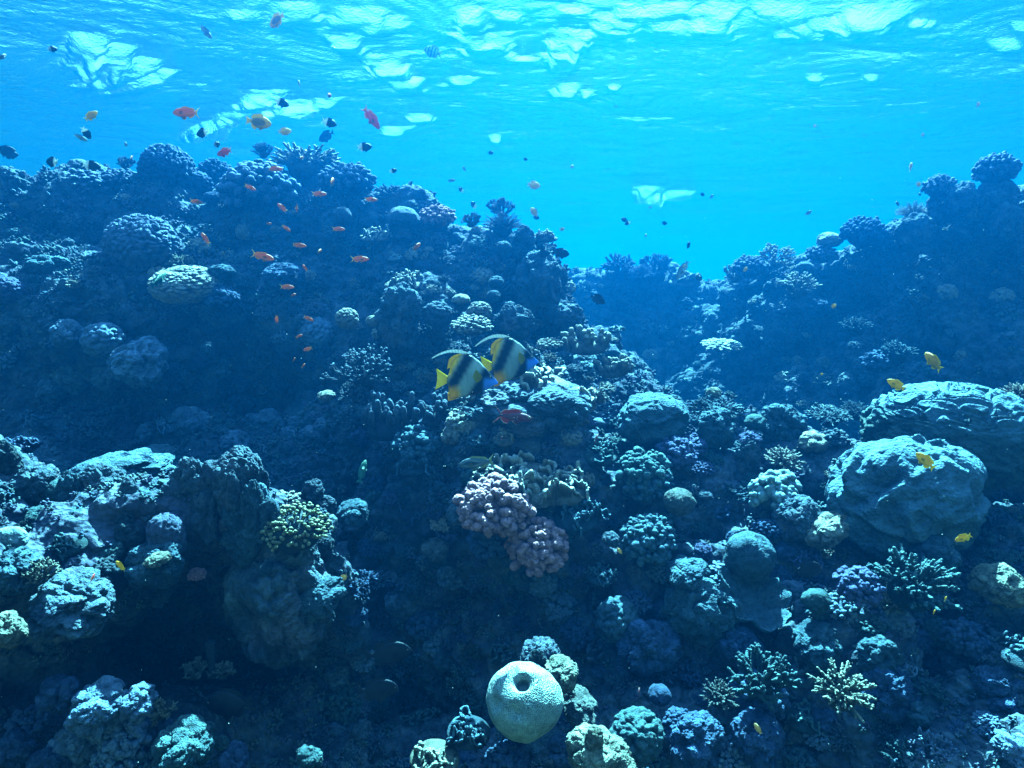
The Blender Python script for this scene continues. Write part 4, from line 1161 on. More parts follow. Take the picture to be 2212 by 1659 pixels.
put('dome', 1466, 1085, 66, 'tan', 'tan dimpled dome above the teal knobbed mound', d=2.55, var=2)
put('rock', 1318, 1165, 46, 'rock', d=2.4, var=3)
put('lobed', 1236, 945, 58, 'cream', 'pale ribbed coral cap below the rock shelf', d=2.8, var=3, hz=.7)
put('blades', 1292, 975, 85, 'green', d=2.75, var=1, tilt=15)
put('club', 1390, 1015, 130, 'green', 'broad green knobbed coral mass on the slope crest', d=2.72, tilt=20, var=1)
put('fine', 1395, 1035, 120, 'teal', d=2.7, tilt=25)
put('club', 1462, 975, 92, 'purple', 'purple branching coral beside the broad green mass', d=2.8, tilt=20)
put('boulder', 1412, 905, 190, 'teal', 'smooth teal rock with flowing lit ridges above the slope', d=3.0, rot=40, hz=.9)
put('slab', 1150, 872, 260, 'rock', 'overhanging rock shelf beneath the two bannerfish', d=2.95, var=0, hz=.85, tilt=5)
put('blades', 1165, 815, 150, 'cream', 'lit fire coral on the rock shelf behind the bannerfish', d=2.95, tilt=10, var=1)
put('blades', 1240, 860, 110, 'cream', d=2.95, var=2, tilt=10)
put('pillar', 842, 900, 118, 'grey', 'tall blunt finger coral on the corner of the dark wall', d=2.95, hz=1.5, tilt=14)
put('pillar', 945, 885, 92, 'grey', 'three blunt coral fingers beside the bannerfish tail', d=2.95, var=1, hz=1.2)
put('club', 900, 955, 110, 'teal', d=2.85)
put('blades', 890, 1000, 100, 'teal', d=2.8, var=4)
put('bead', 787, 795, 150, 'grey', 'dark thin-branched shrub coral with bright tips near the bannerfish', d=3.1, tilt=16)
put('bead', 775, 850, 100, 'grey', d=3.15, tilt=16, var=1)
put('pillar', 1266, 735, 110, 'cream', 'pale upright finger coral standing on the ridge behind the bannerfish', d=3.5, tilt=10, var=2)
put('pillar', 1326, 790, 84, 'cream', 'second finger coral lower on the ridge, below the upright one', d=3.45, tilt=25, var=0)
put('fine', 1188, 742, 58, 'cream', 'pale fuzzy coral table beside the upper bannerfish', d=3.4, hz=.7)
put('fine', 1020, 702, 92, 'cream', 'bright cream coral mound above the bannerfish', d=3.35, hz=.8)
put('lobed', 1035, 675, 56, 'cream', d=3.45)
put('tower', 862, 690, 100, 'rock', 'tall lumpy rock column on the main wall', d=3.45, var=0, hz=.95)
put('lobed', 868, 650, 90, 'grey', 'knobbly coral crown on the tall lumpy rock column', d=3.45, var=1, hz=.8)
put('lobed', 945, 680, 70, 'grey', d=3.45, var=2)
put('cap', 996, 645, 40, 'cream', 'small round-capped mushroom coral above the bannerfish', d=3.5, tilt=5)
put('dome', 1072, 610, 34, 'teal', 'small smooth ball of coral below the twin domes', d=3.8, var=1)
put('dome', 1066, 640, 32, 'teal', d=3.7, var=0)
put('rock', 1107, 695, 92, 'rock', 'rock head with a lit lip behind the upper bannerfish', d=3.5, var=4, hz=1.1)
put('lobed', 750, 688, 56, 'cream', 'pale domed coral with round lobes out on the dark wall', d=3.35, var=3)
put('lobed', 805, 694, 32, 'cream', d=3.4, var=1)
put('slab', 705, 855, 42, 'cream', 'small pale crust alone on the dark wall', d=3.3)
put('blades', 872, 607, 92, 'cream', 'bright ruffled coral on the face of the main wall', d=3.75, var=0)
put('blades', 812, 508, 66, 'cream', d=4.1, var=3)
put('tower', 1130, 525, 56, 'teal', 'larger of the twin smooth domes on the end of the crest', d=4.1, var=1, hz=.85)
put('dome', 1088, 540, 36, 'teal', 'smaller of the twin smooth domes on the end of the crest', d=4.05, var=2, hz=1.2)
put('blades', 1180, 508, 52, 'cream', 'branching fringe at the very tip of the main crest', d=4.2, var=1)
put('rock', 1160, 610, 120, 'rock', d=4.0, var=2, hz=1.3)
put('rock', 1215, 690, 100, 'rock', d=4.0, var=5)

# ---- crest of the main reef
put('bubble', 362, 372, 130, 'blue', 'tall lumpy coral head standing highest on the crest', d=4.55, hz=1.15, tilt=4)
put('lobed', 425, 400, 70, 'blue', d=4.65)
put('fine', 190, 392, 130, 'mauve', 'low mauve coral bank behind the tall lumpy head', d=4.45, hz=.7)
put('fine', 262, 385, 90, 'mauve', d=4.5, var=1, hz=.8)
put('club', 120, 402, 100, 'mauve', d=4.45, hz=.8)
put('rock', 28, 400, 100, 'rock', 'smooth-backed rock on the outer end of the crest', d=4.3, var=1)
put('stag', 270, 352, 40, 'blue', d=4.6)
put('fine', 560, 408, 175, 'mauve', 'big rounded coral bush with pinkish knobs on the crest', d=4.4, hz=1.05, tilt=6)
put('club', 560, 370, 120, 'mauve', d=4.45, hz=.6)
put('spike', 660, 352, 165, 'cream', 'wide spiky fan of branching coral on the crest skyline', d=4.7, tilt=0, hz=.8, var=3)
put('stag', 568, 325, 48, 'blue', 'small dark bush on the crest beside the wide spiky fan', d=4.75)
put('fine', 462, 372, 80, 'blue', d=4.9, hz=1.2)
put('fine', 750, 385, 120, 'mauve', 'pinkish cauliflower head on the crest past the wide spiky fan', d=4.45, hz=.95)
put('spike', 842, 418, 90, 'grey', 'grey finger coral on the crest behind the mushroom coral', d=4.45, hz=.7)
put('cap', 869, 466, 72, 'grey', 'large smooth-capped mushroom coral on the crest', d=4.15, tilt=2, hz=1.05)
put('dome', 740, 470, 42, 'grey', d=4.15, var=1, hz=1.3)
put('fine', 945, 468, 84, 'pink', 'pink knobbed coral on the crest beside the mushroom coral', d=4.25)
put('fine', 912, 448, 70, 'mauve', d=4.4)
put('stag', 1018, 475, 46, 'grey', 'small upright branching coral near the spiny dome', d=4.35)
put('spine', 1085, 485, 92, 'grey', 'spiny dome of coral near the end of the crest', d=4.3, var=1, tilt=0)
put('stag', 1085, 448, 60, 'mauve', d=4.5, var=2)
put('bubble', 308, 530, 172, 'mauve', 'bubbly round coral head on the upper wall', d=3.95, tilt=14, hz=1.0, var=1)
put('spike', 172, 555, 82, 'teal', 'feathery pale branches on the upper wall', d=4.0)
put('spike', 395, 568, 74, 'yellow', 'yellowish spiky coral below the bubbly head', d=3.9, var=1)
put('bubble', 402, 615, 165, 'cream', 'pale bubbly coral shelf in front of the green parrotfish', d=3.75, hz=.62, tilt=12, var=2)
put('slab', 478, 588, 66, 'teal', d=3.8)
put('slab', 106, 575, 105, 'teal', 'low lit rock ledge on the upper wall', d=3.8, var=2)
put('lobed', 16, 628, 70, 'purple', 'purplish lobed coral at the edge of the dark wall', d=3.6)
put('slab', 447, 752, 36, 'teal', d=3.55, var=3, hz=1.8)
put('lobed', 222, 735, 90, 'liftblue', d=3.5); put('rock', 300, 780, 150, 'liftblue', d=3.55, var=3); put('lobed', 340, 985, 90, 'teal', d=3.3, hz=.6)
put('rock', 140, 720, 80, 'liftblue', d=3.5, var=1)
put('club', 475, 640, 80, 'blue', d=3.75)
put('rock', 612, 600, 110, 'blue', d=3.9, var=5, hz=.7)

# ---- far side of the channel
put('rock', 2150, 430, 80, 'rock', d=4.72, hz=1.2)
put('tower', 2032, 440, 50, 'rock', d=4.95, hz=1.0)
put('fine', 2152, 365, 92, 'mauve', 'tallest round coral head on the far slope', d=4.7, tilt=0, hz=1.25)
put('fine', 2030, 402, 70, 'mauve', 'round coral head next to the tallest one on the far slope', d=4.9, hz=1.2)
put('spine', 1975, 458, 74, 'cream', 'pale bristly coral fan on the far slope crest', d=5.1, var=1, tilt=0)
put('fine', 1866, 500, 92, 'blue', 'dark knobbed head on the far slope beside the white-lit dome', d=5.5, hz=1.2)
put('dome', 1792, 518, 56, 'cream', 'white-lit smooth dome on the far slope crest', d=5.7, hz=.7)  # white sunlight on the dome painted in by the cream colour
put('fine', 1775, 548, 66, 'mauve', d=5.7)
put('bead', 1680, 555, 90, 'cream', d=6.1); put('fine', 1620, 575, 80, 'mauve', d=6.4); put('stag', 1590, 590, 60, 'cream', d=6.6)
put('rock', 2100, 455, 50, 'cream', 'white-lit rock among the far slope heads', d=4.8, var=2)  # cream stands in for white light falling on the rock
put('rock', 2180, 480, 90, 'rock', d=4.6, var=3, hz=1.3); put('rock', 2075, 430, 80, 'rock', d=4.8, var=1, hz=1.2); put('rock', 1975, 500, 90, 'rock', d=5.0, var=2)
put('spike', 1724, 615, 92, 'cream', 'pale spiky coral bush alone on the shaded far slope', d=5.4, tilt=20)
put('stag', 1420, 575, 80, 'blue', d=7.9); put('stag', 1340, 575, 90, 'blue', d=7.9, var=1); put('spine', 1385, 590, 70, 'blue', d=7.7)
put('blades', 1480, 602, 70, 'cream', d=7.6, var=2)
put('spike', 1850, 705, 70, 'teal', d=4.9); put('spike', 1940, 760, 80, 'teal', d=4.5, var=1); put('club', 1895, 780, 70, 'blue', d=4.6)
put('fine', 1560, 745, 90, 'cream', d=6.3, hz=.4)

# ---- right side of the slope
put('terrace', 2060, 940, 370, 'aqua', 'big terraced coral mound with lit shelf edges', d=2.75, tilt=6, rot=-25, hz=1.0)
put('boulder', 1955, 1075, 360, 'aqua', 'large smooth boulder with flowing lit ridges in front of the terraced mound', d=2.45, tilt=24, rot=20, var=1, hz=1.1)
put('spike', 2205, 850, 74, 'cream', 'pale spiky coral at the picture edge atop the terraced mound', d=2.8)
put('table', 1545, 890, 134, 'teal', 'teal table coral with upturned spikes', d=3.1, tilt=10)
put('dome', 1541, 850, 34, 'yellow', 'small yellowish dome on top of the teal table coral', d=3.2)
put('rock', 1548, 925, 110, 'teal', d=3.0, var=2)
put('clubbig', 1620, 950, 54, 'purple', 'small purple knobbed coral beside the table coral', d=2.9, var=2)
put('tower', 1615, 990, 56, 'rock', d=2.88, var=1)
put('club', 1492, 960, 84, 'purple', d=2.95, var=1, hz=.8)
put('spike', 1692, 995, 86, 'cream', 'pale spiky coral spray near the smooth boulder', d=2.8, tilt=20)
put('clubbig', 1676, 1060, 130, 'mint', 'pale green cauliflower coral at the side of the smooth boulder', d=2.65, tilt=18, var=2)
put('rock', 1690, 920, 120, 'teal', 'crusted rock lump behind the pale spiky spray', d=3.1, var=4)
put('dome', 1634, 912, 52, 'green', d=3.1, var=1, hz=.8)
put('table', 1792, 900, 92, 'mint', 'pale green table coral alone on the far side of the crest', d=3.4, tilt=20, var=1)
put('table', 1852, 890, 76, 'teal', d=3.6, tilt=20)
put('slab', 1760, 955, 90, 'cream', d=2.95, var=2); put('rock', 1720, 1120, 130, 'rock', d=2.5, var=1); put('slab', 1790, 1140, 110, 'cream', d=2.4, side=-30, var=3, tilt=25)
put('dome', 1620, 1205, 102, 'teal', 'tilted brain coral with a dent on top', d=2.32, tilt=20, side=18, hz=1.2, var=2)
put('plate', 1622, 1295, 165, 'teal', 'thin cupped plate coral below the tilted brain coral', d=2.22, tilt=30, side=12, rot=200)
put('rock', 1510, 1320, 170, 'teal', 'rough rock face beside the plate coral', d=2.22, var=3, hz=1.2, tilt=20)
put('slab', 1480, 1236, 120, 'teal', d=2.3, var=1)
put('fine', 1375, 1300, 70, 'blue', d=2.3, var=1); put('lobed', 1335, 1340, 110, 'teal', d=2.25); put('blades', 1300, 1240, 70, 'teal', d=2.4, var=3)
put('club', 1855, 1262, 104, 'purple', 'purple knobbed coral beside the green branching thicket', d=2.02, tilt=20)
put('spike', 1975, 1258, 170, 'green', 'green branching coral thicket below the smooth boulder', d=1.99, tilt=22, var=2)
put('spike', 1925, 1300, 80, 'yellow', d=2.08, tilt=22)
put('dome', 1764, 1296, 58, 'green', 'bright green smooth dome beside the purple knobbed coral', d=2.12)
put('clubbig', 2086, 1380, 100, 'blue', 'blue knobbed ball of coral low on the slope', d=1.98, tilt=25)
put('rock', 2155, 1262, 120, 'yellow', 'yellow-lit knobbly rock beside the green thicket', d=2.05, var=3)  # this rock takes the yellow light as its own colour
put('rock', 2020, 1200, 100, 'teal', d=2.2, var=0)
put('spike', 1818, 1492, 146, 'yellow', 'yellow spiky coral with thick pointed fingers', d=1.73, tilt=22, var=3)
put('stag', 1650, 1462, 150, 'green', 'green branching coral behind the tan finger coral', d=1.85, tilt=20, var=0)
put('spike', 1553, 1502, 84, 'tan', 'tan finger coral with pale tips', d=1.92, tilt=20)
put('club', 1640, 1500, 130, 'blue', d=1.95, tilt=25)
put('rock', 1925, 1500, 150, 'blue', 'dark blue rounded rock beside the yellow spiky coral', d=1.88, var=4)
put('rock', 1900, 1420, 110, 'teal', d=1.95, var=2); put('rock', 1760, 1390, 130, 'teal', d=2.05, var=3); put('rock', 1600, 1400, 110, 'blue', d=2.1, var=1)
put('rock', 2165, 1500, 140, 'blue', d=1.8, var=0); put('table', 2180, 1540, 90, 'green', d=1.76); put('rock', 1640, 1600, 130, 'blue', d=1.78, var=5)
put('spike', 1960, 1640, 110, 'green', d=1.7); put('rock', 1500, 1600, 140, 'blue', d=1.8, var=2); put('rock', 2090, 1610, 130, 'blue', d=1.7, var=4)
put('dome', 1425, 1500, 50, 'blue', d=1.95); put('club', 1470, 1560, 80, 'blue', d=1.85, var=1); put('rock', 1400, 1400, 150, 'blue', d=2.15, var=4)

# ---- smaller coral growing everywhere else on the rock
FR = random.Random(11)
def filler(n, box, size, kinds, mats, tries=4000, gap=.55, dmax=9):
    c = 0
    for _ in range(tries):
        if c >= n: break
        u = FR.uniform(box[0], box[2]); v = FR.uniform(box[1], box[3])
        d, nr = cast(u, v)
        if d is None or d > dmax: continue
        px = FR.uniform(*size) * (3.0 / d) ** .5
        if any((u - a) ** 2 + (v - b_) ** 2 < (gap * (px + c_) / 2) ** 2 for a, b_, c_ in PLACED): continue
        k = FR.choice(kinds); m = FR.choice(mats)
        nz = nr.z
        put(k, u, v - px * .1, px, m, d=d + .05 * px * d / FU, tilt=max(0, min(38, 42 * (1 - nz))), var=FR.randrange(3), hz=FR.uniform(.7, 1.1), rng=FR,
            group='small corals growing over the reef')
        c += 1
B_ = ['club', 'fine', 'blades', 'spike', 'stag', 'pillar', 'fine', 'club']
filler(110, (-60, 420, 1250, 680), (26, 64), B_ + ['lobed', 'rock', 'slab'], ['mauve', 'blue', 'teal', 'grey', 'cream', 'rock'])
filler(50, (-40, 690, 760, 980), (40, 100), ['club', 'rock', 'rock', 'lobed', 'fine', 'blades'], ['liftblue', 'rock', 'liftblue', 'blue'])
filler(70, (760, 600, 1320, 860), (28, 62), B_ + ['slab', 'rock'], ['cream', 'grey', 'teal', 'rock'])
filler(90, (830, 500, 1330, 870), (24, 52), ['blades', 'fine', 'stag', 'spike', 'pillar', 'club'], ['cream', 'cream', 'grey', 'mint'], gap=.38)  # mostly cream, to put bright lit rims into the coral colour
filler(50, (1290, 560, 2230, 880), (30, 66), B_ + ['rock', 'slab'], ['blue', 'teal', 'cream', 'rock'], gap=.8)
filler(120, (780, 880, 2240, 1240), (30, 74), B_ + ['rock', 'slab', 'blades'], ['teal', 'teal', 'green', 'cream', 'blue', 'purple', 'rock'])
filler(110, (720, 1220, 2240, 1660), (40, 96), B_ + ['rock', 'slab', 'rock', 'lobed'], ['liftblue', 'liftblue', 'teal', 'rock', 'green', 'blue'])
filler(55, (-40, 1020, 760, 1420), (30, 70), ['rock', 'tower', 'slab', 'club', 'stag', 'blades', 'fine'], ['teal', 'rock', 'grey', 'green', 'olive'])

# ------------------------------------------------------------------ fine crust of little knobs over the rock (uncountable)
def crust():
    rng = np.random.default_rng(4)
    T = []
    for s in range(5):
        mb = MB(); d = hemi_dirs(rng, 7, 1.1, .2)
        tubes(mb, d * .1, d * rng.uniform(.5, 1.0, (7, 1)), .16, .17, None, 7, 6, (.6,) * 3, (1.15,) * 3)
        T.append(mb.arrays())
    Vt = np.concatenate(TER_V); Ft = np.concatenate(TER_F)
    a, b_, c = Vt[Ft[:, 0]], Vt[Ft[:, 1]], Vt[Ft[:, 2]]
    n = np.cross(b_ - a, c - a); ar = np.linalg.norm(n, axis=1); n /= ar[:, None] + 1e-12
    n[(n * a).sum(1) > 0] *= -1
    cen = (a + c) / 2
    u, v, d = proj(cen)
    ok = (u > -200) & (u < 2400) & (v > 150) & (v < 1800) & (d > .5)
    wt = ar * np.clip(n[:, 2] + .35, 0, 1) * (.15 + np.clip(fbm(cen * 2.5, 3, 90) * 3 + .4, 0, 1)) / d ** 1.3
    wt[~ok] = 0
    N_ = 22000
    pick = rng.choice(len(Ft), N_, p=wt / wt.sum())
    mb = MB()
    cols = np.array([(.9, .95, .9), (.75, .9, 1.0), (1.1, 1.0, .8), (1.0, .8, .95), (.8, 1.0, .8)])
    VV, FF, CC, off = [], [], [], 0
    for k in range(5):
        V, Fs, C_ = T[k]; idx = pick[k::5]; m = len(idx)
        z = n[idx] * .7 + [0, -.05, .6] + rng.normal(0, .25, (m, 3)); z /= np.linalg.norm(z, axis=1, keepdims=True)
        x = np.cross(z, rng.normal(0, 1, (m, 3))); x /= np.linalg.norm(x, axis=1, keepdims=True); y = np.cross(z, x)
        s = rng.uniform(.010, .038, m) * np.clip(d[idx] / 3, .6, 1.4)
        P = cen[idx][:, None] + s[:, None, None] * (V[None, :, 0:1] * x[:, None] + V[None, :, 1:2] * y[:, None] + V[None, :, 2:3] * z[:, None])
        VV.append(P.reshape(-1, 3)); CC.append((C_[None] * cols[rng.integers(0, 5, m)][:, None]).reshape(-1, 3))
        for F in Fs: FF.append((F[None] + (np.arange(m) * len(V))[:, None, None] + off).reshape(-1, F.shape[1]))
        off += m * len(V)
    o = link('coral_crust', new_mesh('coral_crust', np.concatenate(VV), FF, np.concatenate(CC)), MATS['grey'])
    o['kind'] = 'stuff'; o['label'] = 'crust of tiny coral knobs covering the reef rock'
crust()

def marine_snow():
    rng = np.random.default_rng(8); m = 320
    u = rng.uniform(-150, 2360, m); v = rng.uniform(300, 1750, m)
    d = rng.uniform(.8, 3.2, m)
    V, F = ico(2)
    for i in range(m):
        t, _ = cast(u[i], v[i])
        if t is not None: d[i] = min(d[i], t * .93)
    P = at(u, v, d); s = rng.uniform(.5, 1.25, m) ** 2 * .0008 * d / 2
    A = (P[:, None] + V[None] * s[:, None, None] * rng.uniform(.5, 1.4, (m, 1, 3))).reshape(-1, 3)
    FF = (F[None] + (np.arange(m) * len(V))[:, None, None]).reshape(-1, 3)
    mt = bpy.data.materials.new('marine_snow'); nt, N, L = nodes(mt); N['Principled BSDF'].inputs['Base Color'].default_value = (.75, .8, .75, 1)
    o = link('marine_snow', new_mesh('marine_snow', A, [FF]), mt)
    o['kind'] = 'stuff'; o['label'] = 'tiny pale specks drifting in the water'
marine_snow()

# ------------------------------------------------------------------ fish
G1, G2, G3, G4 = 'orange fish over the crest', 'black and white fish above the reef', 'tiny fish far off in open water', 'yellow fish over the slope'
put_fish('banner', 1009, 822, 122, -3, 8, 2.25, 'front bannerfish, lower of the pair, with its whole yellow tail in view')
put_fish('banner', 1102, 786, 122, 6, 22, 2.45, 'rear bannerfish, upper of the pair, its tail hidden behind the other')
put_fish('squirrel', 1108, 900, 82, -8, 18, 2.5, 'red squirrelfish with a forked tail under the rock shelf')
put_fish('snapper', 1030, 1000, 80, 190, 20, 2.6, 'thin-striped snapper half hidden behind the fire coral')
put_fish('green', 342, 605, 56, 82, 55, 3.2, 'green parrotfish seen nearly end-on by the bubbly coral')
put_fish('anthias', 403, 244, 62, 174, 12, 2.6, 'largest orange fish, swimming in open water above the tall lumpy head')
put_fish('ringed', 559, 264, 48, -6, 12, 2.7, 'brown oval fish with a bright orange outline')
put_fish('ringed', 598, 44, 42, 200, 30, 2.9, 'brown and orange round fish close under the surface')
put_fish('pink', 485, 329, 44, 184, 30, 3.0, 'plump red fish just above the crest')
put_fish('pink', 802, 255, 50, -52, 20, 3.0, 'pinkish fish diving steeply towards the crest')
put_fish('pink', 711, 206, 26, 85, 65, 3.2, 'pink fish seen head-on high above the crest')
put_fish('pale', 615, 284, 26, 12, 20, 3.2, 'small pale orange fish below the outlined oval fish')
for i, (u, v, p, a, t, l) in enumerate([
    (438, 287, 32, 188, 20, 'black fish with a white tail between the two larger red fish'), (113, 350, 34, 172, 20, 'black fish with a white tail nearest the outer crest'),
    (197, 358, 34, -4, 20, 'black and white fish facing the tall lumpy head'), (608, 222, 30, -18, 15, 'black and white fish above the outlined oval fish'),
    (711, 265, 30, -15, 15, 'black and white fish beside the diving pinkish fish'), (468, 312, 20, 60, 55, None), (787, 318, 30, 8, 15, None), (186, 287, 26, -70, 40, None),
    (113, 106, 20, 40, 50, 'small black and white fish high in the empty water'), (849, 369, 16, 20, 20, None)]):
    put_fish('chromis', u, v, p, a, t, 3.0 + .1 * (i % 4), l, group=G2)
put_fish('grey', 444, 68, 34, -50, 10, 3.2, 'slim grey fish swimming down from the surface')
put_fish('grey', 646, 181, 24, 110, 30, 3.4, 'slim dark fish below the surface near the pink head-on fish')
put_fish('grey', 174, 297, 26, -25, 20, 3.2); put_fish('yellow', 197, 250, 30, 48, 20, 3.2, 'dull yellow fish heading up in open water'); put_fish('grey', 5, 123, 24, 80, 40, 3.0)
put_fish('dark', 705, 294, 38, 200, 20, 5.0, 'hazy dark blue fish above the crest fan coral'); put_fish('sergeant', 935, 112, 40, 160, 10, 5.0, 'barred fish hazy under the bright surface')
put_fish('dark', 12, 325, 34, 10, 20, 4.6); put_fish('dark', 22, 335, 28, 20, 30, 4.8); put_fish('grey', 272, 312, 16, 120, 20, 3.6); put_fish('anthias', 284, 340, 14, 100, 50, 4.2)
for i, (u, v, p, a, t, l) in enumerate([
    (540, 405, 24, -22, 15, None), (424, 436, 26, -10, 10, None), (594, 365, 30, 10, 30, None), (689, 419, 30, 4, 15, None), (610, 449, 28, 140, 10, None),
    (641, 447, 26, 250, 50, None), (581, 483, 13, 20, 50, None), (618, 493, 20, -35, 20, None), (444, 516, 32, 128, 10, None), (731, 495, 26, 0, 10, None), (646, 530, 28, -5, 10, None),
    (567, 554, 46, -14, 8, 'big orange fish with a yellow tail in front of the dark wall'), (690, 543, 22, 80, 60, None), (717, 392, 34, 95, 55, 'orange fish seen end-on in front of the crest coral'), (650, 341, 18, 60, 60, None),
    (801, 431, 26, 0, 10, None), (900, 533, 30, 55, 45, None), (777, 560, 36, 2, 10, None), (659, 579, 20, 130, 20, None), (620, 620, 28, 0, 10, None), (634, 637, 14, 40, 50, None),
    (598, 689, 20, 250, 40, None), (666, 688, 22, -25, 15, None), (646, 726, 15, 30, 30, None), (665, 754, 21, 195, 15, None), (635, 777, 11, 70, 30, None), (655, 790, 12, 60, 30, None)]):
    put_fish('anthias', u, v, p, a, t, 2.75 + .08 * (i % 5), l, group=G1)
put_fish('yellow', 2016, 781, 50, 108, 40, 2.3, 'yellow fish swimming straight up above the terraced mound', group=G4)
put_fish('yellow', 1936, 831, 38, 148, 15, 2.3, 'yellow fish at the top edge of the terraced mound', group=G4)
put_fish('yellow', 1999, 996, 46, 135, 10, 2.1, 'yellow fish in front of the smooth boulder', group=G4)
put_fish('yellow', 2081, 1162, 32, 215, 30, 2.0, 'small yellow fish under the flank of the smooth boulder', group=G4)
put_fish('yellow', 2018, 1322, 13, 40, 30, 1.9, group=G4); put_fish('yellow', 2042, 1294, 14, 40, 30, 1.9, group=G4)
put_fish('yellow', 260, 1222, 30, 150, 20, 1.7, 'small yellow fish in the dark hollow of the near ledge', group=G4)
put_fish('dark', 1211, 547, 36, -4, 10, 3.7, 'dark oval fish leaving the tip of the crest'); put_fish('dark', 1174, 548, 30, 10, 20, 3.8, 'dark oval fish against the tip of the crest')
put_fish('dark', 1291, 646, 34, -25, 10, 3.6, 'dark oval fish in the mouth of the channel'); put_fish('dark', 1194, 605, 20, 100, 30, 3.6)
put_fish('squirrel', 1288, 948, 26, 60, 40, 2.6, 'small red fish beside the green bladed coral'); put_fish('squirrel', 1083, 947, 12, 60, 30, 2.6)
put_fish('green', 783, 1018, 48, 80, 25, 2.55, 'dull yellow-green fish upright against the dark wall corner')
put_fish('grey', 1475, 582, 44, 240, 15, 5.0, 'slender grey-blue fish diving over the far channel')
put_fish('dark', 495, 1520, 110, 188, 15, 1.75, 'large dark blue fish hanging in the near hollow')
put_fish('dark', 838, 1412, 95, 0, 20, 2.1, 'large dim blue fish in the dark hollow, higher of two')
put_fish('dark', 815, 1490, 85, -5, 20, 2.0, 'large dim fish in the dark hollow, shade put into its skin, lower of two'); put_fish('dark', 1745, 1230, 66, 0, 10, 2.15, 'dim dark fish beside the tilted brain coral')  # lower hollow fish: dark skin replaces red to paint in the shade
put_fish('squirrel', 1380, 1497, 22, 75, 40, 1.7, 'tiny red fish above the green lobed ball'); put_fish('pale', 1637, 1574, 22, 120, 25, 1.6); put_fish('pale', 742, 1248, 22, 215, 20, 2.1)
put_fish('pale', 1338, 1190, 14, 130, 20, 2.2); put_fish('pink', 200, 1248, 20, 95, 50, 1.7)
for i, (k, u, v, p, a) in enumerate([('pale', 1153, 400, 26, 0), ('pale', 1154, 458, 22, 130), ('dark', 1158, 470, 14, 0), ('dark', 1349, 475, 14, 150), ('chromis', 1356, 482, 12, 200), ('dark', 1435, 482, 13, 0),
        ('pale', 1214, 495, 11, 20), ('chromis', 1023, 443, 18, 130), ('grey', 1395, 509, 9, 80), ('dark', 1487, 530, 18, 60), ('grey', 1746, 460, 20, 30), ('yellow', 1967, 361, 24, 60), ('pale', 1984, 398, 15, 10),
        ('dark', 1939, 440, 12, 90), ('dark', 1987, 420, 9, 70), ('grey', 1003, 365, 14, 120), ('dark', 1135, 344, 10, 0), ('pale', 1236, 360, 10, 70), ('grey', 975, 390, 16, 20), ('chromis', 996, 410, 14, 140),
        ('pale', 2113, 225, 14, 30), ('pale', 1993, 291, 11, 30), ('grey', 1330, 230, 9, 30), ('pale', 1760, 272, 9, 20), ('dark', 1060, 330, 12, 10), ('grey', 1404, 448, 10, 30), ('dark', 1517, 420, 12, 0), ('grey', 1537, 425, 14, 45),
        ('yellow', 1775, 808, 8, 0), ('pale', 1801, 661, 14, 20), ('pale', 1478, 574, 8, 20), ('dark', 1510, 600, 22, 90), ('pale', 1610, 582, 14, 40), ('yellow', 2180, 1250, 10, 0), ('dark', 2090, 915, 20, 30), ('chromis', 2095, 908, 14, 0)]):
    put_fish(k, u, v, p * 1.1, a, 25, 2.4 if v > 600 else 4.4 + .25 * (i % 4), group=G3 if v < 600 else None)

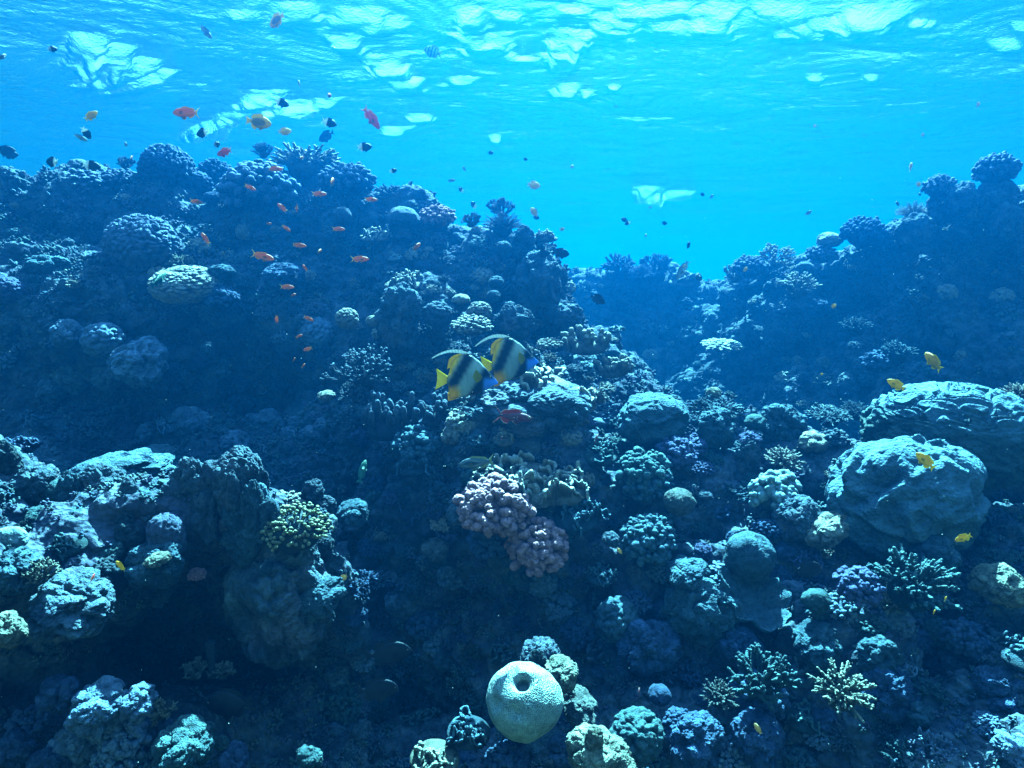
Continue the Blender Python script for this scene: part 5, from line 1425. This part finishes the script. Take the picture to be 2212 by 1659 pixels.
# ------------------------------------------------------------------ labels for everything not named by hand
MARK = [('the holed brain coral', 1133, 1521), ('the bannerfish pair', 1055, 790), ('the large pink coral', 1067, 1090), ('the smaller pink coral', 1170, 1180), ('the terraced mound', 2050, 900),
        ('the smooth boulder', 1955, 1075), ('the yellow spiky coral', 1818, 1492), ('the plate coral', 1625, 1290), ('the tilted brain coral', 1620, 1205), ('the teal table coral', 1545, 890),
        ('the crest mushroom coral', 869, 462), ('the crest fan coral', 660, 345), ('the tall lumpy head', 362, 372), ('the bubbly round head', 308, 530), ('the bead-tipped anemone', 640, 1146),
        ('the brain coral column', 358, 1152), ('the tube sponge', 456, 1425), ('the squirrelfish', 1108, 900), ('the upright finger coral', 1266, 735), ('the far slope\'s tallest head', 2152, 360),
        ('the green lobed ball', 1375, 1590), ('the white-lit dome', 1792, 518), ('the crest-end twin domes', 1115, 530), ('the leaning rock', 610, 1290), ('the lit-topped near rock', 160, 1300),
        ('the thin-branched shrub coral', 787, 795), ('the green thicket', 1975, 1258), ('the pale lone spiky bush', 1724, 615), ('the tall rock column', 862, 690), ('the big yellow-tailed orange fish', 567, 554),
        ('the pale green parrotfish', 342, 605), ('the blue knobbed ball', 2086, 1380), ('the purple knobbed coral', 1855, 1262), ('the broad green mass', 1390, 1015), ('the largest orange fish', 403, 244),
        ('the pale dome', 22, 1166), ('the dark blue fish', 495, 1520), ('the tan finger coral', 1553, 1502), ('the pointed rock peak', 525, 1085), ('the lone pale crust', 705, 855),
        ('the purplish lobed coral', 16, 628), ('the dark channel fish', 1291, 646), ('the barred fish', 935, 110), ('the white-lit far rock', 2100, 455), ('the diving grey-blue fish', 1475, 582)]
FPH = {'anthias': 'orange fish', 'pink': 'red fish', 'chromis': 'black and white fish', 'yellow': 'yellow fish', 'ringed': 'outlined oval fish', 'dark': 'dark fish', 'grey': 'grey fish', 'pale': 'pale fish',
       'squirrel': 'reddish fish', 'snapper': 'striped fish', 'sergeant': 'barred fish', 'green': 'green fish', 'banner': 'bannerfish'}
used = {t[1] for t in TODO if t[1]}
def where(du, dv):
    a = math.degrees(math.atan2(-dv, du)) % 360
    return ['beside', 'above and beyond', 'above', 'above and before', 'before', 'below and before', 'below', 'below and beyond'][int((a + 22.5) // 45) % 8]
DIRW = ['to the right of', 'up and right of', 'above', 'up and left of', 'to the left of', 'down and left of', 'below', 'down and right of']
def auto_label(o, k, u, v, px, extra):
    fish = k in FPH and isinstance(extra, tuple)
    if fish:
        a = extra[0] % 360
        size = 'tiny' if px < 18 else 'small' if px < 28 else 'mid-sized'
        look = '%s %s' % (size, FPH[k])
    else:
        size = 'small' if px < 55 else 'mid-sized' if px < 95 else 'large'
        ph = KIND[k][2]
        if WORD[extra] in ph: col = ''
        else: col = WORD[extra] + ' '
        look = '%s %s%s' % (size, col, ph)
        if o.location.z < -10: pass
    ms = sorted(MARK, key=lambda m: (m[1] - u) ** 2 + (m[2] - v) ** 2)
    ms = [m for m in ms if (m[1] - u) ** 2 + (m[2] - v) ** 2 > (px * .4) ** 2]
    for m in ms[:8]:
        du, dv = u - m[1], v - m[2]; r = math.hypot(du, dv)
        a = math.degrees(math.atan2(-dv, du)) % 360
        near = 'close ' if r < 110 else '' if r < 240 else 'well '
        w_ = DIRW[int((a + 22.5) // 45) % 8]
        if w_.startswith('to ') and near: w_ = w_[3:]; near = near + 'to '
        lab = '%s %s%s %s' % (look, near, w_, m[0])
        if len(lab.split()) <= 16 and lab not in used:
            used.add(lab); return lab
    return lab
for t in TODO:
    o, lab = t[0], t[1]
    o['label'] = lab or auto_label(o, *t[2:])
